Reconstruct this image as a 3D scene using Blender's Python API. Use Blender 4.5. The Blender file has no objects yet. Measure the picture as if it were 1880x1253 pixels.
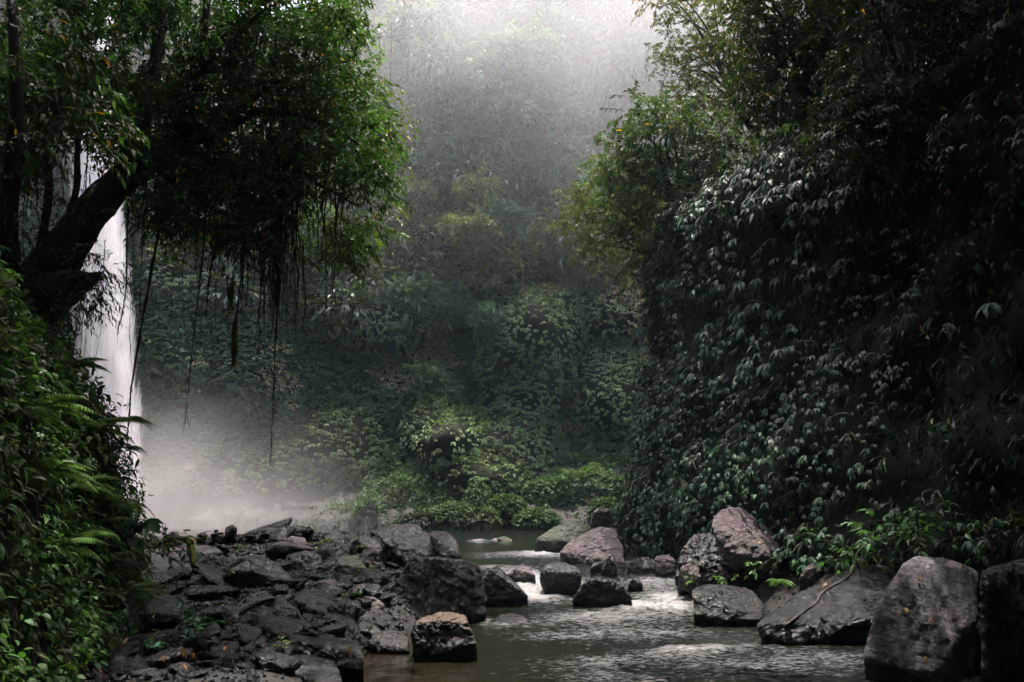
import bpy, bmesh, math, random
import numpy as np
from mathutils import Vector
R_ = math.radians
rng = np.random.default_rng(7)
random.seed(7)

# ------------------------------------------------------------------ camera, world, sun, exposure
sc = bpy.context.scene
COL = sc.collection
HORIZ, FPX, CX, CY, CAMH = 900.0, 1462.0, 940.0, 626.5, 2.0
PITCH = math.atan((HORIZ - CY) / FPX)
cam = bpy.data.cameras.new("camera")
cam.lens = 28.0; cam.sensor_width = 36.0; cam.clip_start = 0.05; cam.clip_end = 600
camo = bpy.data.objects.new("camera", cam); COL.objects.link(camo)
camo.location = (0, 0, CAMH); camo.rotation_euler = (math.pi/2 + PITCH, 0, 0)
sc.camera = camo

SUN_EL, SUN_AZ = 75.0, 3.0          # degrees; azimuth measured from +Y towards +X
w = bpy.data.worlds.new("World"); sc.world = w; w.use_nodes = True
nt = w.node_tree
bg = nt.nodes['Background']
sky = nt.nodes.new('ShaderNodeTexSky'); sky.sky_type = 'NISHITA'; sky.sun_disc = False
sky.sun_elevation = R_(SUN_EL); sky.sun_rotation = R_(SUN_AZ)
sky.dust_density = 5.0; sky.air_density = 1.0; sky.ozone_density = 0.4
nt.links.new(sky.outputs[0], bg.inputs[0]); bg.inputs[1].default_value = 0.15
sl = bpy.data.lights.new("sun", 'SUN'); sl.energy = 1.8; sl.angle = R_(0.5); sl.color = (1, .93, .86)
so = bpy.data.objects.new("sun", sl); COL.objects.link(so)
el, az = R_(SUN_EL), R_(SUN_AZ)
sdir = Vector((math.sin(az)*math.cos(el), math.cos(az)*math.cos(el), math.sin(el)))
so.rotation_euler = sdir.to_track_quat('Z', 'Y').to_euler()
so.location = (5, 20, 60)

sc.view_settings.view_transform = 'Standard'; sc.view_settings.look = 'None'
sc.view_settings.exposure = 2.55; sc.view_settings.gamma = 1
cy = sc.cycles
cy.use_denoising = True
try: cy.denoiser = 'OPENIMAGEDENOISE'
except Exception: pass
cy.max_bounces = 8; cy.diffuse_bounces = 3; cy.glossy_bounces = 3; cy.transmission_bounces = 3
cy.volume_bounces = 2; cy.transparent_max_bounces = 16
cy.volume_step_rate = 1.0; cy.volume_max_steps = 96
cy.sample_clamp_indirect = 4.0

# ------------------------------------------------------------------ helpers
def pdir(px, py):
    u = (np.asarray(px, float) - CX)/FPX; v = (CY - np.asarray(py, float))/FPX
    c, s = math.cos(PITCH), math.sin(PITCH)
    return np.stack([u, c - s*v, s + c*v], -1)
def at(px, py, Y):
    """world point seen at photo pixel (px, py) at distance Y"""
    d = pdir(px, py); Y = np.asarray(Y, float)
    return np.array([0, 0, CAMH]) + d*(Y/d[..., 1])[..., None]
def ground_at(px, py, z=0.0):
    d = pdir(px, py)
    return np.array([0, 0, CAMH]) + d*((z - CAMH)/d[..., 2])[..., None]
def project(P):
    P = np.asarray(P, float) - np.array([0, 0, CAMH])
    c, s = math.cos(PITCH), math.sin(PITCH)
    zf = P[..., 1]*c + P[..., 2]*s; yu = -P[..., 1]*s + P[..., 2]*c
    return CX + FPX*P[..., 0]/zf, CY - FPX*yu/zf

def _hash(i, j, k, seed):
    h = (i.astype(np.int64)*374761393 + j.astype(np.int64)*668265263 + k.astype(np.int64)*2147483647 + seed*1274126177) & 0xffffffff
    h = ((h ^ (h >> 13))*1274126177) & 0xffffffff
    return ((h ^ (h >> 16)) & 0xffffff)/float(0xffffff)
def vnoise(P, seed=0):
    P = np.asarray(P, float); I = np.floor(P).astype(np.int64); F = P - I
    F = F*F*F*(F*(F*6-15)+10)
    i, j, k = I[..., 0], I[..., 1], I[..., 2]; x, y, z = F[..., 0], F[..., 1], F[..., 2]
    def c(a, b, d): return _hash(i+a, j+b, k+d, seed)
    x00 = c(0,0,0)*(1-x)+c(1,0,0)*x; x10 = c(0,1,0)*(1-x)+c(1,1,0)*x
    x01 = c(0,0,1)*(1-x)+c(1,0,1)*x; x11 = c(0,1,1)*(1-x)+c(1,1,1)*x
    return ((x00*(1-y)+x10*y)*(1-z) + (x01*(1-y)+x11*y)*z)*2-1
def fbm(P, seed=0, oct=4, gain=.5):
    P = np.asarray(P, float); s = 0; a = 1; t = 0
    for o in range(oct):
        s = s + a*vnoise(P*(2**o) + 13.7*o, seed+o*17); t += a; a *= gain
    return s/t
def norm(v): return v/np.maximum(np.linalg.norm(v, axis=-1, keepdims=True), 1e-9)

def tag(o, label=None, cat=None, group=None, kind=None):
    if label: o['label'] = label
    if cat: o['category'] = cat
    if group: o['group'] = group
    if kind: o['kind'] = kind
    return o
def empty(name, loc, label=None, cat=None, group=None):
    o = bpy.data.objects.new(name, None); COL.objects.link(o); o.location = [float(c) for c in loc]
    o.empty_display_size = .2
    return tag(o, label, cat, group)
def link(name, me, parent=None, loc=None):
    o = bpy.data.objects.new(name, me); COL.objects.link(o)
    if parent: o.parent = parent
    if loc is not None: o.location = [float(c) for c in loc]
    return o
def mesh_np(name, V, F, mat, col=None, smooth=False, extra=None):
    """V (n,3); F (m,k) all faces of k corners; col (n,3) per-vertex colour variation"""
    V = np.asarray(V, np.float32); F = np.asarray(F, np.int32)
    me = bpy.data.meshes.new(name)
    me.vertices.add(len(V)); me.vertices.foreach_set('co', V.ravel())
    k = F.shape[1]
    me.loops.add(F.size); me.loops.foreach_set('vertex_index', F.ravel())
    me.polygons.add(len(F)); me.polygons.foreach_set('loop_start', np.arange(0, F.size, k, dtype=np.int32))
    try: me.polygons.foreach_set('loop_total', np.full(len(F), k, np.int32))
    except Exception: pass
    me.polygons.foreach_set('use_smooth', np.full(len(F), bool(smooth)))
    if col is not None:
        a = me.attributes.new('tint', 'FLOAT_COLOR', 'POINT')
        c4 = np.ones((len(V), 4), np.float32); c4[:, :3] = col
        a.data.foreach_set('color', c4.ravel())
    if extra:
        for n, arr in extra.items():
            a = me.attributes.new(n, 'FLOAT', 'POINT'); a.data.foreach_set('value', np.asarray(arr, np.float32))
    me.materials.append(mat); me.update(); me.validate()
    return me

# ------------------------------------------------------------------ materials
def newmat(name):
    m = bpy.data.materials.new(name); m.use_nodes = True
    n = m.node_tree.nodes; n.clear(); out = n.new('ShaderNodeOutputMaterial')
    return m, m.node_tree, out
def N(t, ty, **kw):
    n = t.nodes.new(ty)
    for k, v in kw.items():
        if k in n.inputs.keys(): n.inputs[k].default_value = v
        else: setattr(n, k, v)
    return n
def leaf_mat(name, rough=.42, trans=.3, spec=.5, tcol=(1.3, 1.5, .5)):
    m, t, out = newmat(name)
    a = N(t, 'ShaderNodeAttribute', attribute_name='tint')
    nz = N(t, 'ShaderNodeTexNoise'); nz.inputs['Scale'].default_value = 9; nz.inputs['Detail'].default_value = 3
    tc = N(t, 'ShaderNodeTexCoord'); t.links.new(tc.outputs['Object'], nz.inputs['Vector'])
    hsv = N(t, 'ShaderNodeHueSaturation'); mr = N(t, 'ShaderNodeMapRange')
    mr.inputs[1].default_value = .3; mr.inputs[2].default_value = .7; mr.inputs[3].default_value = .75; mr.inputs[4].default_value = 1.25
    t.links.new(nz.outputs[0], mr.inputs[0]); t.links.new(mr.outputs[0], hsv.inputs['Value']); t.links.new(a.outputs['Color'], hsv.inputs['Color'])
    p = N(t, 'ShaderNodeBsdfPrincipled'); p.inputs['Roughness'].default_value = rough
    p.inputs['Specular IOR Level'].default_value = spec
    t.links.new(hsv.outputs[0], p.inputs['Base Color'])
    tr = N(t, 'ShaderNodeBsdfTranslucent'); mm = N(t, 'ShaderNodeMix', data_type='RGBA', blend_type='MULTIPLY')
    mm.inputs[0].default_value = 1; mm.inputs[7].default_value = (*tcol, 1)
    t.links.new(hsv.outputs[0], mm.inputs[6]); t.links.new(mm.outputs[2], tr.inputs['Color'])
    mx = N(t, 'ShaderNodeMixShader'); mx.inputs[0].default_value = trans
    t.links.new(p.outputs[0], mx.inputs[1]); t.links.new(tr.outputs[0], mx.inputs[2]); t.links.new(mx.outputs[0], out.inputs[0])
    return m
M_LEAF = leaf_mat('leaf_glossy', .52, .32, .2)
M_LEAFM = leaf_mat('leaf_matte', .6, .25, .3)
M_IVY = leaf_mat('leaf_ivy', .5, .15, .35)
M_CREEP = leaf_mat('leaf_creeper', .45, .12, .22)

def simple_mat(name, c1, c2, scale=4, rough=.8, bump=.5, bscale=None, spec=.3, stretch=(1, 1, 1), detail=8, bdist=.05):
    m, t, out = newmat(name)
    tc = N(t, 'ShaderNodeTexCoord'); mp = N(t, 'ShaderNodeMapping'); mp.inputs['Scale'].default_value = stretch
    t.links.new(tc.outputs['Object'], mp.inputs[0])
    nz = N(t, 'ShaderNodeTexNoise'); nz.inputs['Scale'].default_value = scale; nz.inputs['Detail'].default_value = detail; nz.inputs['Roughness'].default_value = .65
    t.links.new(mp.outputs[0], nz.inputs['Vector'])
    cr = N(t, 'ShaderNodeValToRGB'); cr.color_ramp.elements[0].position = .35; cr.color_ramp.elements[1].position = .68
    cr.color_ramp.elements[0].color = (*c1, 1); cr.color_ramp.elements[1].color = (*c2, 1)
    t.links.new(nz.outputs[0], cr.inputs[0])
    p = N(t, 'ShaderNodeBsdfPrincipled'); p.inputs['Roughness'].default_value = rough; p.inputs['Specular IOR Level'].default_value = spec
    t.links.new(cr.outputs[0], p.inputs['Base Color'])
    nb = N(t, 'ShaderNodeTexNoise'); nb.inputs['Scale'].default_value = bscale or scale*3; nb.inputs['Detail'].default_value = 6
    t.links.new(mp.outputs[0], nb.inputs['Vector'])
    b = N(t, 'ShaderNodeBump'); b.inputs['Strength'].default_value = bump; b.inputs['Distance'].default_value = bdist
    t.links.new(nb.outputs[0], b.inputs['Height']); t.links.new(b.outputs[0], p.inputs['Normal'])
    t.links.new(p.outputs[0], out.inputs[0])
    return m
M_BARK = simple_mat('bark_wet', (.008, .007, .006), (.028, .024, .018), 5, .8, .9, stretch=(1, 1, .35))
M_ROOT = simple_mat('root_dark', (.008, .009, .006), (.028, .026, .016), 8, .85, .6)
M_MOSS = simple_mat('moss', (.06, .07, .01), (.14, .13, .02), 20, .95, .8, spec=.1)
M_SOIL = simple_mat('soil', (.005, .004, .003), (.016, .012, .009), 1.3, .7, .9, bscale=9)
M_CLIFF = simple_mat('cliff_earth', (.008, .012, .008), (.03, .03, .018), .8, .95, .7, spec=.1)
M_CLIFFR = simple_mat('cliff_shade_growth', (.008, .012, .008), (.02, .028, .018), 1.2, .95, .7, spec=.05)
M_FALLEN = leaf_mat('leaf_fallen', .45, .15, .4, (1, .8, .3))

def rock_mat(name, c1, c2, c3, rough=.32, strata=0, sdir_=(0, 0, 1), bump=.6, spec=.5, top=None, fine=38, bd=.03):
    """wet volcanic rock: two-scale colour, pale veins/patches, layered or grainy bump; top = lichen/mud colour on up-facing faces"""
    m, t, out = newmat(name); L = t.links.new
    tc = N(t, 'ShaderNodeTexCoord')
    n1 = N(t, 'ShaderNodeTexNoise'); n1.inputs['Scale'].default_value = 3.2; n1.inputs['Detail'].default_value = 9; n1.inputs['Roughness'].default_value = .68
    L(tc.outputs['Object'], n1.inputs['Vector'])
    cr = N(t, 'ShaderNodeValToRGB'); e = cr.color_ramp.elements; e[0].position = .36; e[0].color = (*c1, 1); e[1].position = .56; e[1].color = (*c2, 1)
    x = cr.color_ramp.elements.new(.72); x.color = (*c3, 1)
    L(n1.outputs[0], cr.inputs[0]); colour = cr.outputs[0]
    if top:
        g = N(t, 'ShaderNodeNewGeometry'); sx = N(t, 'ShaderNodeSeparateXYZ'); L(g.outputs['Normal'], sx.inputs[0])
        ad = N(t, 'ShaderNodeMath', operation='ADD'); L(sx.outputs[2], ad.inputs[0]); L(n1.outputs[0], ad.inputs[1])
        mr = N(t, 'ShaderNodeMapRange'); mr.inputs[1].default_value = .95; mr.inputs[2].default_value = 1.6; L(ad.outputs[0], mr.inputs[0])
        mx = N(t, 'ShaderNodeMix', data_type='RGBA'); L(mr.outputs[0], mx.inputs[0]); L(colour, mx.inputs[6]); mx.inputs[7].default_value = (*top, 1)
        colour = mx.outputs[2]
    p = N(t, 'ShaderNodeBsdfPrincipled'); p.inputs['Specular IOR Level'].default_value = spec*.65
    L(colour, p.inputs['Base Color'])
    rr = N(t, 'ShaderNodeMapRange'); rr.inputs[1].default_value = .3; rr.inputs[2].default_value = .7
    rr.inputs[3].default_value = max(rough-.14, .10); rr.inputs[4].default_value = rough+.10; L(n1.outputs[0], rr.inputs[0]); L(rr.outputs[0], p.inputs['Roughness'])
    n2 = N(t, 'ShaderNodeTexNoise'); n2.inputs['Scale'].default_value = fine if not strata else 10; n2.inputs['Detail'].default_value = 8; n2.inputs['Roughness'].default_value = .7
    if strata:
        m0 = N(t, 'ShaderNodeMapping'); m0.inputs['Rotation'].default_value = sdir_; L(tc.outputs['Object'], m0.inputs[0])
        mp = N(t, 'ShaderNodeMapping'); mp.inputs['Scale'].default_value = (.5, .5, strata); n2.inputs['Distortion'].default_value = .4
        L(m0.outputs[0], mp.inputs[0]); L(mp.outputs[0], n2.inputs['Vector'])
    else: L(tc.outputs['Object'], n2.inputs['Vector'])
    n3 = N(t, 'ShaderNodeTexNoise'); n3.inputs['Scale'].default_value = 9; n3.inputs['Detail'].default_value = 5; L(tc.outputs['Object'], n3.inputs['Vector'])
    b = N(t, 'ShaderNodeBump'); b.inputs['Strength'].default_value = bump; b.inputs['Distance'].default_value = bd*2; L(n2.outputs[0], b.inputs['Height'])
    b2 = N(t, 'ShaderNodeBump'); b2.inputs['Strength'].default_value = .7; b2.inputs['Distance'].default_value = .14; L(n3.outputs[0], b2.inputs['Height']); L(b.outputs[0], b2.inputs['Normal'])
    L(b2.outputs[0], p.inputs['Normal']); L(p.outputs[0], out.inputs[0])
    return m
K = {
 'black': rock_mat('rock_wet_black', (.005, .005, .005), (.012, .011, .010), (.03, .026, .024), .3),
 'brown': rock_mat('rock_wet_brown', (.005, .004, .0035), (.013, .010, .008), (.04, .03, .024), .28),
 'browntop': rock_mat('rock_mud_top', (.008, .007, .006), (.02, .016, .013), (.04, .03, .02), .38, top=(.10, .06, .035)),
 'grey': rock_mat('rock_grey', (.008, .007, .007), (.022, .019, .019), (.06, .05, .05), .3),
 'purple': rock_mat('rock_mauve', (.045, .034, .034), (.11, .082, .083), (.24, .18, .182), .45, bump=.9, fine=16, bd=.05),
 'strata': rock_mat('rock_layered', (.04, .041, .045), (.16, .145, .155), (.46, .33, .37), .42, strata=3.2, sdir_=(.0, -.32, 0), bump=1.0, bd=.05),
 'slab': rock_mat('rock_slab', (.004, .0035, .003), (.010, .008, .0065), (.04, .03, .022), .26, strata=2.4, sdir_=(0, .5, 0), bump=.8, bd=.05),
 'ridged': rock_mat('rock_ridged', (.006, .005, .005), (.016, .014, .014), (.06, .048, .048), .24, strata=2.4, sdir_=(0, -.6, 0), bump=1.0, bd=.06),
 'granite': rock_mat('rock_granite', (.03, .028, .027), (.07, .06, .055), (.12, .10, .09), .6, fine=60, bump=.9),
 'moss': rock_mat('rock_mossy', (.012, .012, .01), (.03, .028, .02), (.06, .055, .04), .45, top=(.035, .05, .012)),
}

# ------------------------------------------------------------------ scatter of leaves
def T_leaf(w=.38, fold=.12, droop=.18, lod=2):
    """unit leaf: base at 0, tip along +Y, normal +Z"""
    if lod == 1:
        V = np.array([[0, 0, 0], [-w/2, .45, fold*.6], [0, 1, -droop], [w/2, .45, fold*.6]])
        F = np.array([[0, 3, 2], [0, 2, 1]])
    else:
        V = np.array([[0, 0, 0], [-w*.42, .28, fold*.5], [0, .33, 0.02], [w*.42, .28, fold*.5],
                      [-w*.4, .64, fold*.5-droop*.35], [0, .68, -droop*.35], [w*.4, .64, fold*.5-droop*.35], [0, 1, -droop]])
        F = np.array([[0, 3, 2], [0, 2, 1], [2, 3, 6], [2, 6, 5], [1, 2, 5], [1, 5, 4], [5, 6, 7], [4, 5, 7]])
    return V, F
def frames(tip, nh):
    t = norm(tip); n = nh - (nh*t).sum(-1, keepdims=True)*t; n = norm(n)
    r = np.cross(t, n)
    return np.stack([r, t, n], -1)      # columns
def inst(T, P, B, S, col):
    """T=(V,F); P (n,3); B (n,3,3); S (n,) or (n,3); col (n,3)"""
    V, F = T; n = len(P)
    S = np.asarray(S, float); S = S[:, None] if S.ndim == 1 else S
    L = V[None]*S[:, None, :]
    W = np.einsum('nij,nvj->nvi', B, L) + P[:, None, :]
    Fi = F[None] + (np.arange(n)*len(V))[:, None, None]
    C = np.repeat(col[:, None, :], len(V), 1)
    return W.reshape(-1, 3), Fi.reshape(-1, F.shape[1]), C.reshape(-1, 3)
class Bag:
    def __init__(s): s.V = []; s.F = []; s.C = []; s.n = 0
    def add(s, V, F, C):
        s.V.append(V); s.F.append(F + s.n); s.C.append(C); s.n += len(V)
    def mesh(s, name, mat, origin=None, smooth=False):
        V = np.concatenate(s.V)
        if origin is not None: V = V - np.asarray(origin)
        return mesh_np(name, V, np.concatenate(s.F), mat, np.concatenate(s.C), smooth)
def jit(base, n, v=.25, h=.12):
    base = np.asarray(base, float)
    if base.ndim == 1: base = np.repeat(base[None], n, 0)
    return np.clip(base*(1 + rng.normal(0, v, (n, 1)))*(1 + rng.normal(0, h, (n, 3))), .004, .8)
def rnd(n, s=1.0): return rng.normal(0, s, (n, 3))
UP = np.array([0, 0, 1.0])

STEM = (np.array([[-.5, 0, 0], [.5, 0, 0], [.3, 1, 0], [-.3, 1, 0], [0, 0, .6], [0, 1, .4]]),
        np.array([[0, 1, 2], [0, 2, 3], [1, 4, 5], [1, 5, 2], [4, 0, 3], [4, 3, 5]]))
def sprays(bag, P0, D, Ls, nl, leaf, col, droop=.35, w=.36, stem=None, spread=.9, lod=2, yellow=0.0, ycol=(.42, .24, .03), down=.35):
    """twigs with alternate leaves. P0 (n,3) starts, D (n,3) unit dirs, Ls (n,) lengths, leaf size"""
    n = len(P0)
    side0 = norm(np.cross(D, UP + rnd(n, .15)))
    j = np.arange(nl); t = (j + .6)/nl
    t = t[None, :] + rng.uniform(-.3, .3, (n, nl))/nl
    P = P0[:, None] + D[:, None]*(Ls[:, None]*t)[..., None] - UP*(droop*Ls[:, None]*t**2)[..., None]
    tang = norm(D[:, None] - UP*(2*droop*t)[..., None])
    sg = np.where(j % 2 == 0, 1, -1)[None, :, None]
    fan = spread*(1.05 - .6*t)[..., None]
    tip = norm(tang*(1-.3*fan) + side0[:, None]*sg*fan + rnd(n*nl, .22).reshape(n, nl, 3) - UP*down)
    nh = UP + rnd(n*nl, .38).reshape(n, nl, 3)
    B = frames(tip.reshape(-1, 3), nh.reshape(-1, 3))
    S = leaf*rng.uniform(.6, 1.2, n*nl)
    tone = rng.normal(1, .18, (n, 1, 1))
    col = np.asarray(col, float)
    cc = (np.repeat(col[:, None, :], nl, 1) if col.ndim == 2 else np.ones((n, nl, 3))*col)
    c = np.clip(cc*tone, .004, .5).reshape(-1, 3)
    c = jit(c, n*nl, .16, .08)
    if yellow > 0:
        y = rng.random(n*nl) < yellow; c[y] = jit(ycol, int(y.sum()), .25, .1)
    bag.add(*inst(T_leaf(w, .12, .2, lod), P.reshape(-1, 3), B, S, c))
    if stem is not None:
        for a, b in ((0, .5), (.5, 1)):
            pa = P0 + D*(Ls*a)[:, None] - UP*(droop*Ls*a*a)[:, None]
            pb = P0 + D*(Ls*b)[:, None] - UP*(droop*Ls*b*b)[:, None]
            d = pb - pa; l = np.linalg.norm(d, axis=1)
            bag.add(*inst(STEM, pa, frames(d, UP + rnd(n, .2)), np.stack([np.full(n, stem*(1-.4*a)), l, np.full(n, stem)], -1), jit((.03, .028, .015), n)))
def rand_dirs(n, up=.2):
    return norm(rnd(n) + UP*up)

def tube(pts, radii, n=8, jitter=0, seed=0, close=True):
    pts = np.asarray(pts, float); radii = np.asarray(radii, float); m = len(pts)
    T = norm(np.gradient(pts, axis=0)); ref = np.array([.3, 1, .1]) if abs(T[0, 1]) < .9 else np.array([1., 0, 0])
    V = []
    a = np.linspace(0, 2*np.pi, n, endpoint=False)
    for i in range(m):
        u = norm(np.cross(T[i], ref)); v = np.cross(T[i], u)
        ring = pts[i] + radii[i]*(np.cos(a)[:, None]*u + np.sin(a)[:, None]*v)
        V.append(ring)
    V = np.concatenate(V)
    if jitter:
        c = np.repeat(pts, n, 0); r = V - c
        V = c + r*(1 + jitter*fbm(V*np.array([4, 4, 1.2]), seed, 3))[:, None]
    F = []
    for i in range(m-1):
        for k in range(n):
            F.append((i*n+k, i*n+(k+1) % n, (i+1)*n+(k+1) % n, (i+1)*n+k))
    F = np.array(F)
    tri = np.concatenate([F[:, [0, 1, 2]], F[:, [0, 2, 3]]])
    if close:
        c0 = len(V); V = np.concatenate([V, pts[:1], pts[-1:]])
        cap = [(k, c0, (k+1) % n) for k in range(n)] + [((m-1)*n+(k+1) % n, c0+1, (m-1)*n+k) for k in range(n)]
        tri = np.concatenate([tri, np.array(cap)])
    return V, tri
def smooth_path(ctrl, m=20):
    c = np.asarray(ctrl, float); n = len(c); t = np.linspace(0, n-1, m); out = []
    P = np.vstack([2*c[0]-c[1], c, 2*c[-1]-c[-2]])
    for x in t:
        i = min(int(x), n-2); f = x-i; a, b, d, e = P[i], P[i+1], P[i+2], P[i+3]
        out.append(.5*((2*b)+(-a+d)*f+(2*a-5*b+4*d-e)*f*f+(-a+3*b-3*d+e)*f**3))
    return np.array(out)

# ------------------------------------------------------------------ terrain functions
def smoothstep(a, b, x):
    t = np.clip((x-a)/(b-a), 0, 1); return t*t*(3-2*t)
def water_z(Y): return .28*smoothstep(15, 22, Y) + .12*smoothstep(22, 34, Y)
def mound_edge(Y): return np.where(Y < 11.5, -4.12 - .24*(Y-8), -4.96 - (Y-11.5)*1.3)
def ground_z(X, Y):
    X = np.asarray(X, float); Y = np.asarray(Y, float)
    P = np.stack([X, Y, X*0], -1)
    n = fbm(P*.8, 3, 4); nf = fbm(P*3.1, 5, 3)
    # left and right shore of the river
    sl = np.interp(Y, [-20, 8, 10, 12, 16, 22, 25, 27, 32, 60], [-1.2, -1.3, -1.6, -.9, -.8, -1.6, -2.6, -14, -20, -20])
    sr = np.interp(Y, [-20, 8, 9.7, 12, 16, 20, 25, 33, 35, 60], [5.6, 5.4, 4.6, 3.7, 3.9, 3.9, 3.6, 5, 6, 7])
    dl = sl - X; dr = X - sr
    wz = water_z(Y)
    z = wz - .55 + 0*X
    bank = np.interp(Y, [0, 9, 12, 15, 17.6], [.15, .3, .5, .8, .95])
    bank = bank - 1.3*smoothstep(17.8, 20, Y)
    z = np.maximum(z, wz - .55 + (bank+.55)*smoothstep(-.5, 1.1, dl) + (.10*n+.05*nf)*(dl > -.4))
    z = np.maximum(z, wz - .55 + (.85)*smoothstep(-.5, 1.2, dr) + .12*np.maximum(dr, 0) + (.1*n)*(dr > -.4))
    # planted mound on the left
    d = mound_edge(Y) - X + .25*n
    mz = np.interp(d, [-1, 0, .3, .55, .9, 1.4, 2.1, 3, 6, 12, 30], [-1, .3, 1.25, 2.3, 3.15, 3.8, 4.6, 5.3, 7.0, 9, 12]) + .18*n + .1*nf
    mz = np.where(d > 0, mz*smoothstep(30, 17, Y) , -9)
    z = np.maximum(z, mz)
    # green bank at the foot of the back cliff
    fy = 34.2 + .5*n + .10*np.maximum(-X-2, 0)
    bb = .35 + .35*(Y-fy) + .3*n + .25*nf
    z = np.maximum(z, np.where((Y > fy) , wz + bb, -9))
    # the ground climbs behind the camera
    z = np.maximum(z, np.where(Y < -3, (-3-Y)*.9 + .3*n, -9))
    return z
def back_y(X, Z):
    X = np.asarray(X, float); Z = np.asarray(Z, float)
    P = np.stack([X, X*0, Z], -1)
    y = 41.6 + .335*Z - np.where(X < 0, .013*X*X, .004*X*X)
    up_ = smoothstep(12, 20, Z)
    y = y + (1.9+.8*up_)*fbm(P*.16, 21, 3) + (.9+1.3*up_)*fbm(P*.42, 22, 3)
    # bulges where the climbing plants hang in cushions (photo px, py, rx, ry, metres)
    u, v = project(np.stack([X, y, Z], -1))
    for (px, py, rx, ry, a) in BULGES:
        q = ((u-px)/rx)**2 + ((v-py)/ry)**2
        y = y - 2.1*a*np.exp(-q*q*.9)
    return y
BULGES = [(810, 800, 62, 50, 2.0), (900, 840, 95, 62, 2.2), (850, 900, 100, 40, 1.5), (960, 690, 70, 110, 1.6), (1000, 590, 60, 60, 1.2),
          (1130, 580, 60, 45, 1.2), (1120, 720, 60, 70, 1.2), (670, 560, 90, 50, 1.3), (730, 610, 60, 35, 1.2), (590, 480, 90, 50, 1.0),
          (640, 800, 60, 45, 1.3), (560, 860, 90, 50, 1.4), (430, 880, 60, 50, 1.0), (700, 870, 55, 60, 1.0), (900, 470, 70, 50, 1.3), (850, 430, 60, 30, 1.0),
          (930, 215, 70, 50, 1.6), (790, 110, 90, 60, 2.0), (960, 120, 80, 60, 1.6), (880, 380, 50, 40, 1.2), (470, 640, 60, 120, .9), (330, 560, 70, 120, .9)]
def back_top(X):
    X = np.asarray(X, float)
    return 45.5 + 2.0*fbm(np.stack([X*.3, X*0, X*0], -1), 9, 3) - 12.0*np.exp(-((X-5.3)/1.3)**4) - 12*smoothstep(-9, -15, X) + .5*np.maximum(X-8, 0)
RC = np.array([(9.5, 33), (6.6, 29), (4.9, 26.2), (4.25, 24.2), (4.6, 21.5), (5.4, 17.5), (6.4, 13.5), (7.6, 10), (9.2, 6), (10.5, 1), (11.5, -5), (12, -14)], float)
RCp = smooth_path(RC, 120)
RCs = np.concatenate([[0], np.cumsum(np.linalg.norm(np.diff(RCp, axis=0), axis=1))])
def rc_top(x, y):
    return 8.7 + .05*np.clip(y-8, 0, 20) + .9*fbm(np.stack([x*.3, y*.3, x*0], -1), 33, 2)
def rc_pos(s, z):
    s = np.asarray(s, float); z = np.asarray(z, float)
    x = np.interp(s, RCs, RCp[:, 0]); y = np.interp(s, RCs, RCp[:, 1])
    i = np.clip(np.searchsorted(RCs, s), 1, len(RCs)-1); t = norm(RCp[i]-RCp[i-1])
    nx, ny = t[..., 1], -t[..., 0]      # outward normal (towards the river)
    nx, ny = np.where(nx > 0, -nx, nx), np.where(nx > 0, -ny, ny)
    P = np.stack([x, y, z], -1)
    o = .95*fbm(P*.35, 31, 3) + .4*fbm(P*1.1, 32, 3) - .05*z*smoothstep(22, 10, y) + .03*z*smoothstep(12, 6, y) + .35*smoothstep(8, 0, z)*smoothstep(0, 3, z) + .8*np.exp(-((z-1)/1.6)**2)
    zt = rc_top(x, y)
    o = o - 5.0*smoothstep(zt, zt+2.6, z) - .12*np.maximum(z-zt-2.6, 0)
    return np.stack([x + nx*o, y + ny*o, z], -1), np.stack([nx, ny, nx*0], -1)

def grid_mesh(name, P, mat, smooth=True, col=None, extra=None):
    h, w_ = P.shape[:2]; idx = np.arange(h*w_).reshape(h, w_)
    F = np.stack([idx[:-1, :-1], idx[:-1, 1:], idx[1:, 1:], idx[1:, :-1]], -1).reshape(-1, 4)
    return mesh_np(name, P.reshape(-1, 3), F, mat, col, smooth, extra)

# ground: one sheet, fine near the river
gx = np.unique(np.concatenate([np.linspace(-70, -16, 28), np.linspace(-16, 12, 190), np.linspace(12, 70, 30)]))
gy = np.unique(np.concatenate([np.linspace(-40, 4, 40), np.linspace(4, 28, 150), np.linspace(28, 46, 70), np.linspace(46, 90, 12)]))
GX, GY = np.meshgrid(gx, gy)
GZ = ground_z(GX, GY)
tag(link('ground', grid_mesh('ground', np.stack([GX, GY, GZ], -1), M_SOIL)), kind='structure')
# back cliff
bx = np.linspace(-42, 32, 250); bz = np.linspace(-.5, 1, 170)
BX, BT = np.meshgrid(bx, bz)
BZ = BT*back_top(BX)
BY = back_y(BX, BZ)
me = grid_mesh('back_cliff', np.stack([BX, BY, BZ], -1), M_CLIFF)
tag(link('cliff', me), kind='structure')
# cliff-top land behind the rim
PX, PT = np.meshgrid(np.linspace(-42, 32, 60), np.linspace(0, 1, 20))
pz = back_top(PX)*1.0; py_ = back_y(PX, pz) + PT*40
tag(link('hillside', grid_mesh('hillside', np.stack([PX, py_, pz + PT*PT*3 - .05], -1), M_CLIFF)), kind='structure')
# right cliff
ss = np.linspace(0, RCs[-1], 220); zz = np.linspace(-.6, 34, 150)
SS, ZZ = np.meshgrid(ss, zz)
rp, _ = rc_pos(SS, ZZ)
me = grid_mesh('right_cliff', rp, M_CLIFFR)
tag(link('cliff', me), kind='structure')
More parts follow.
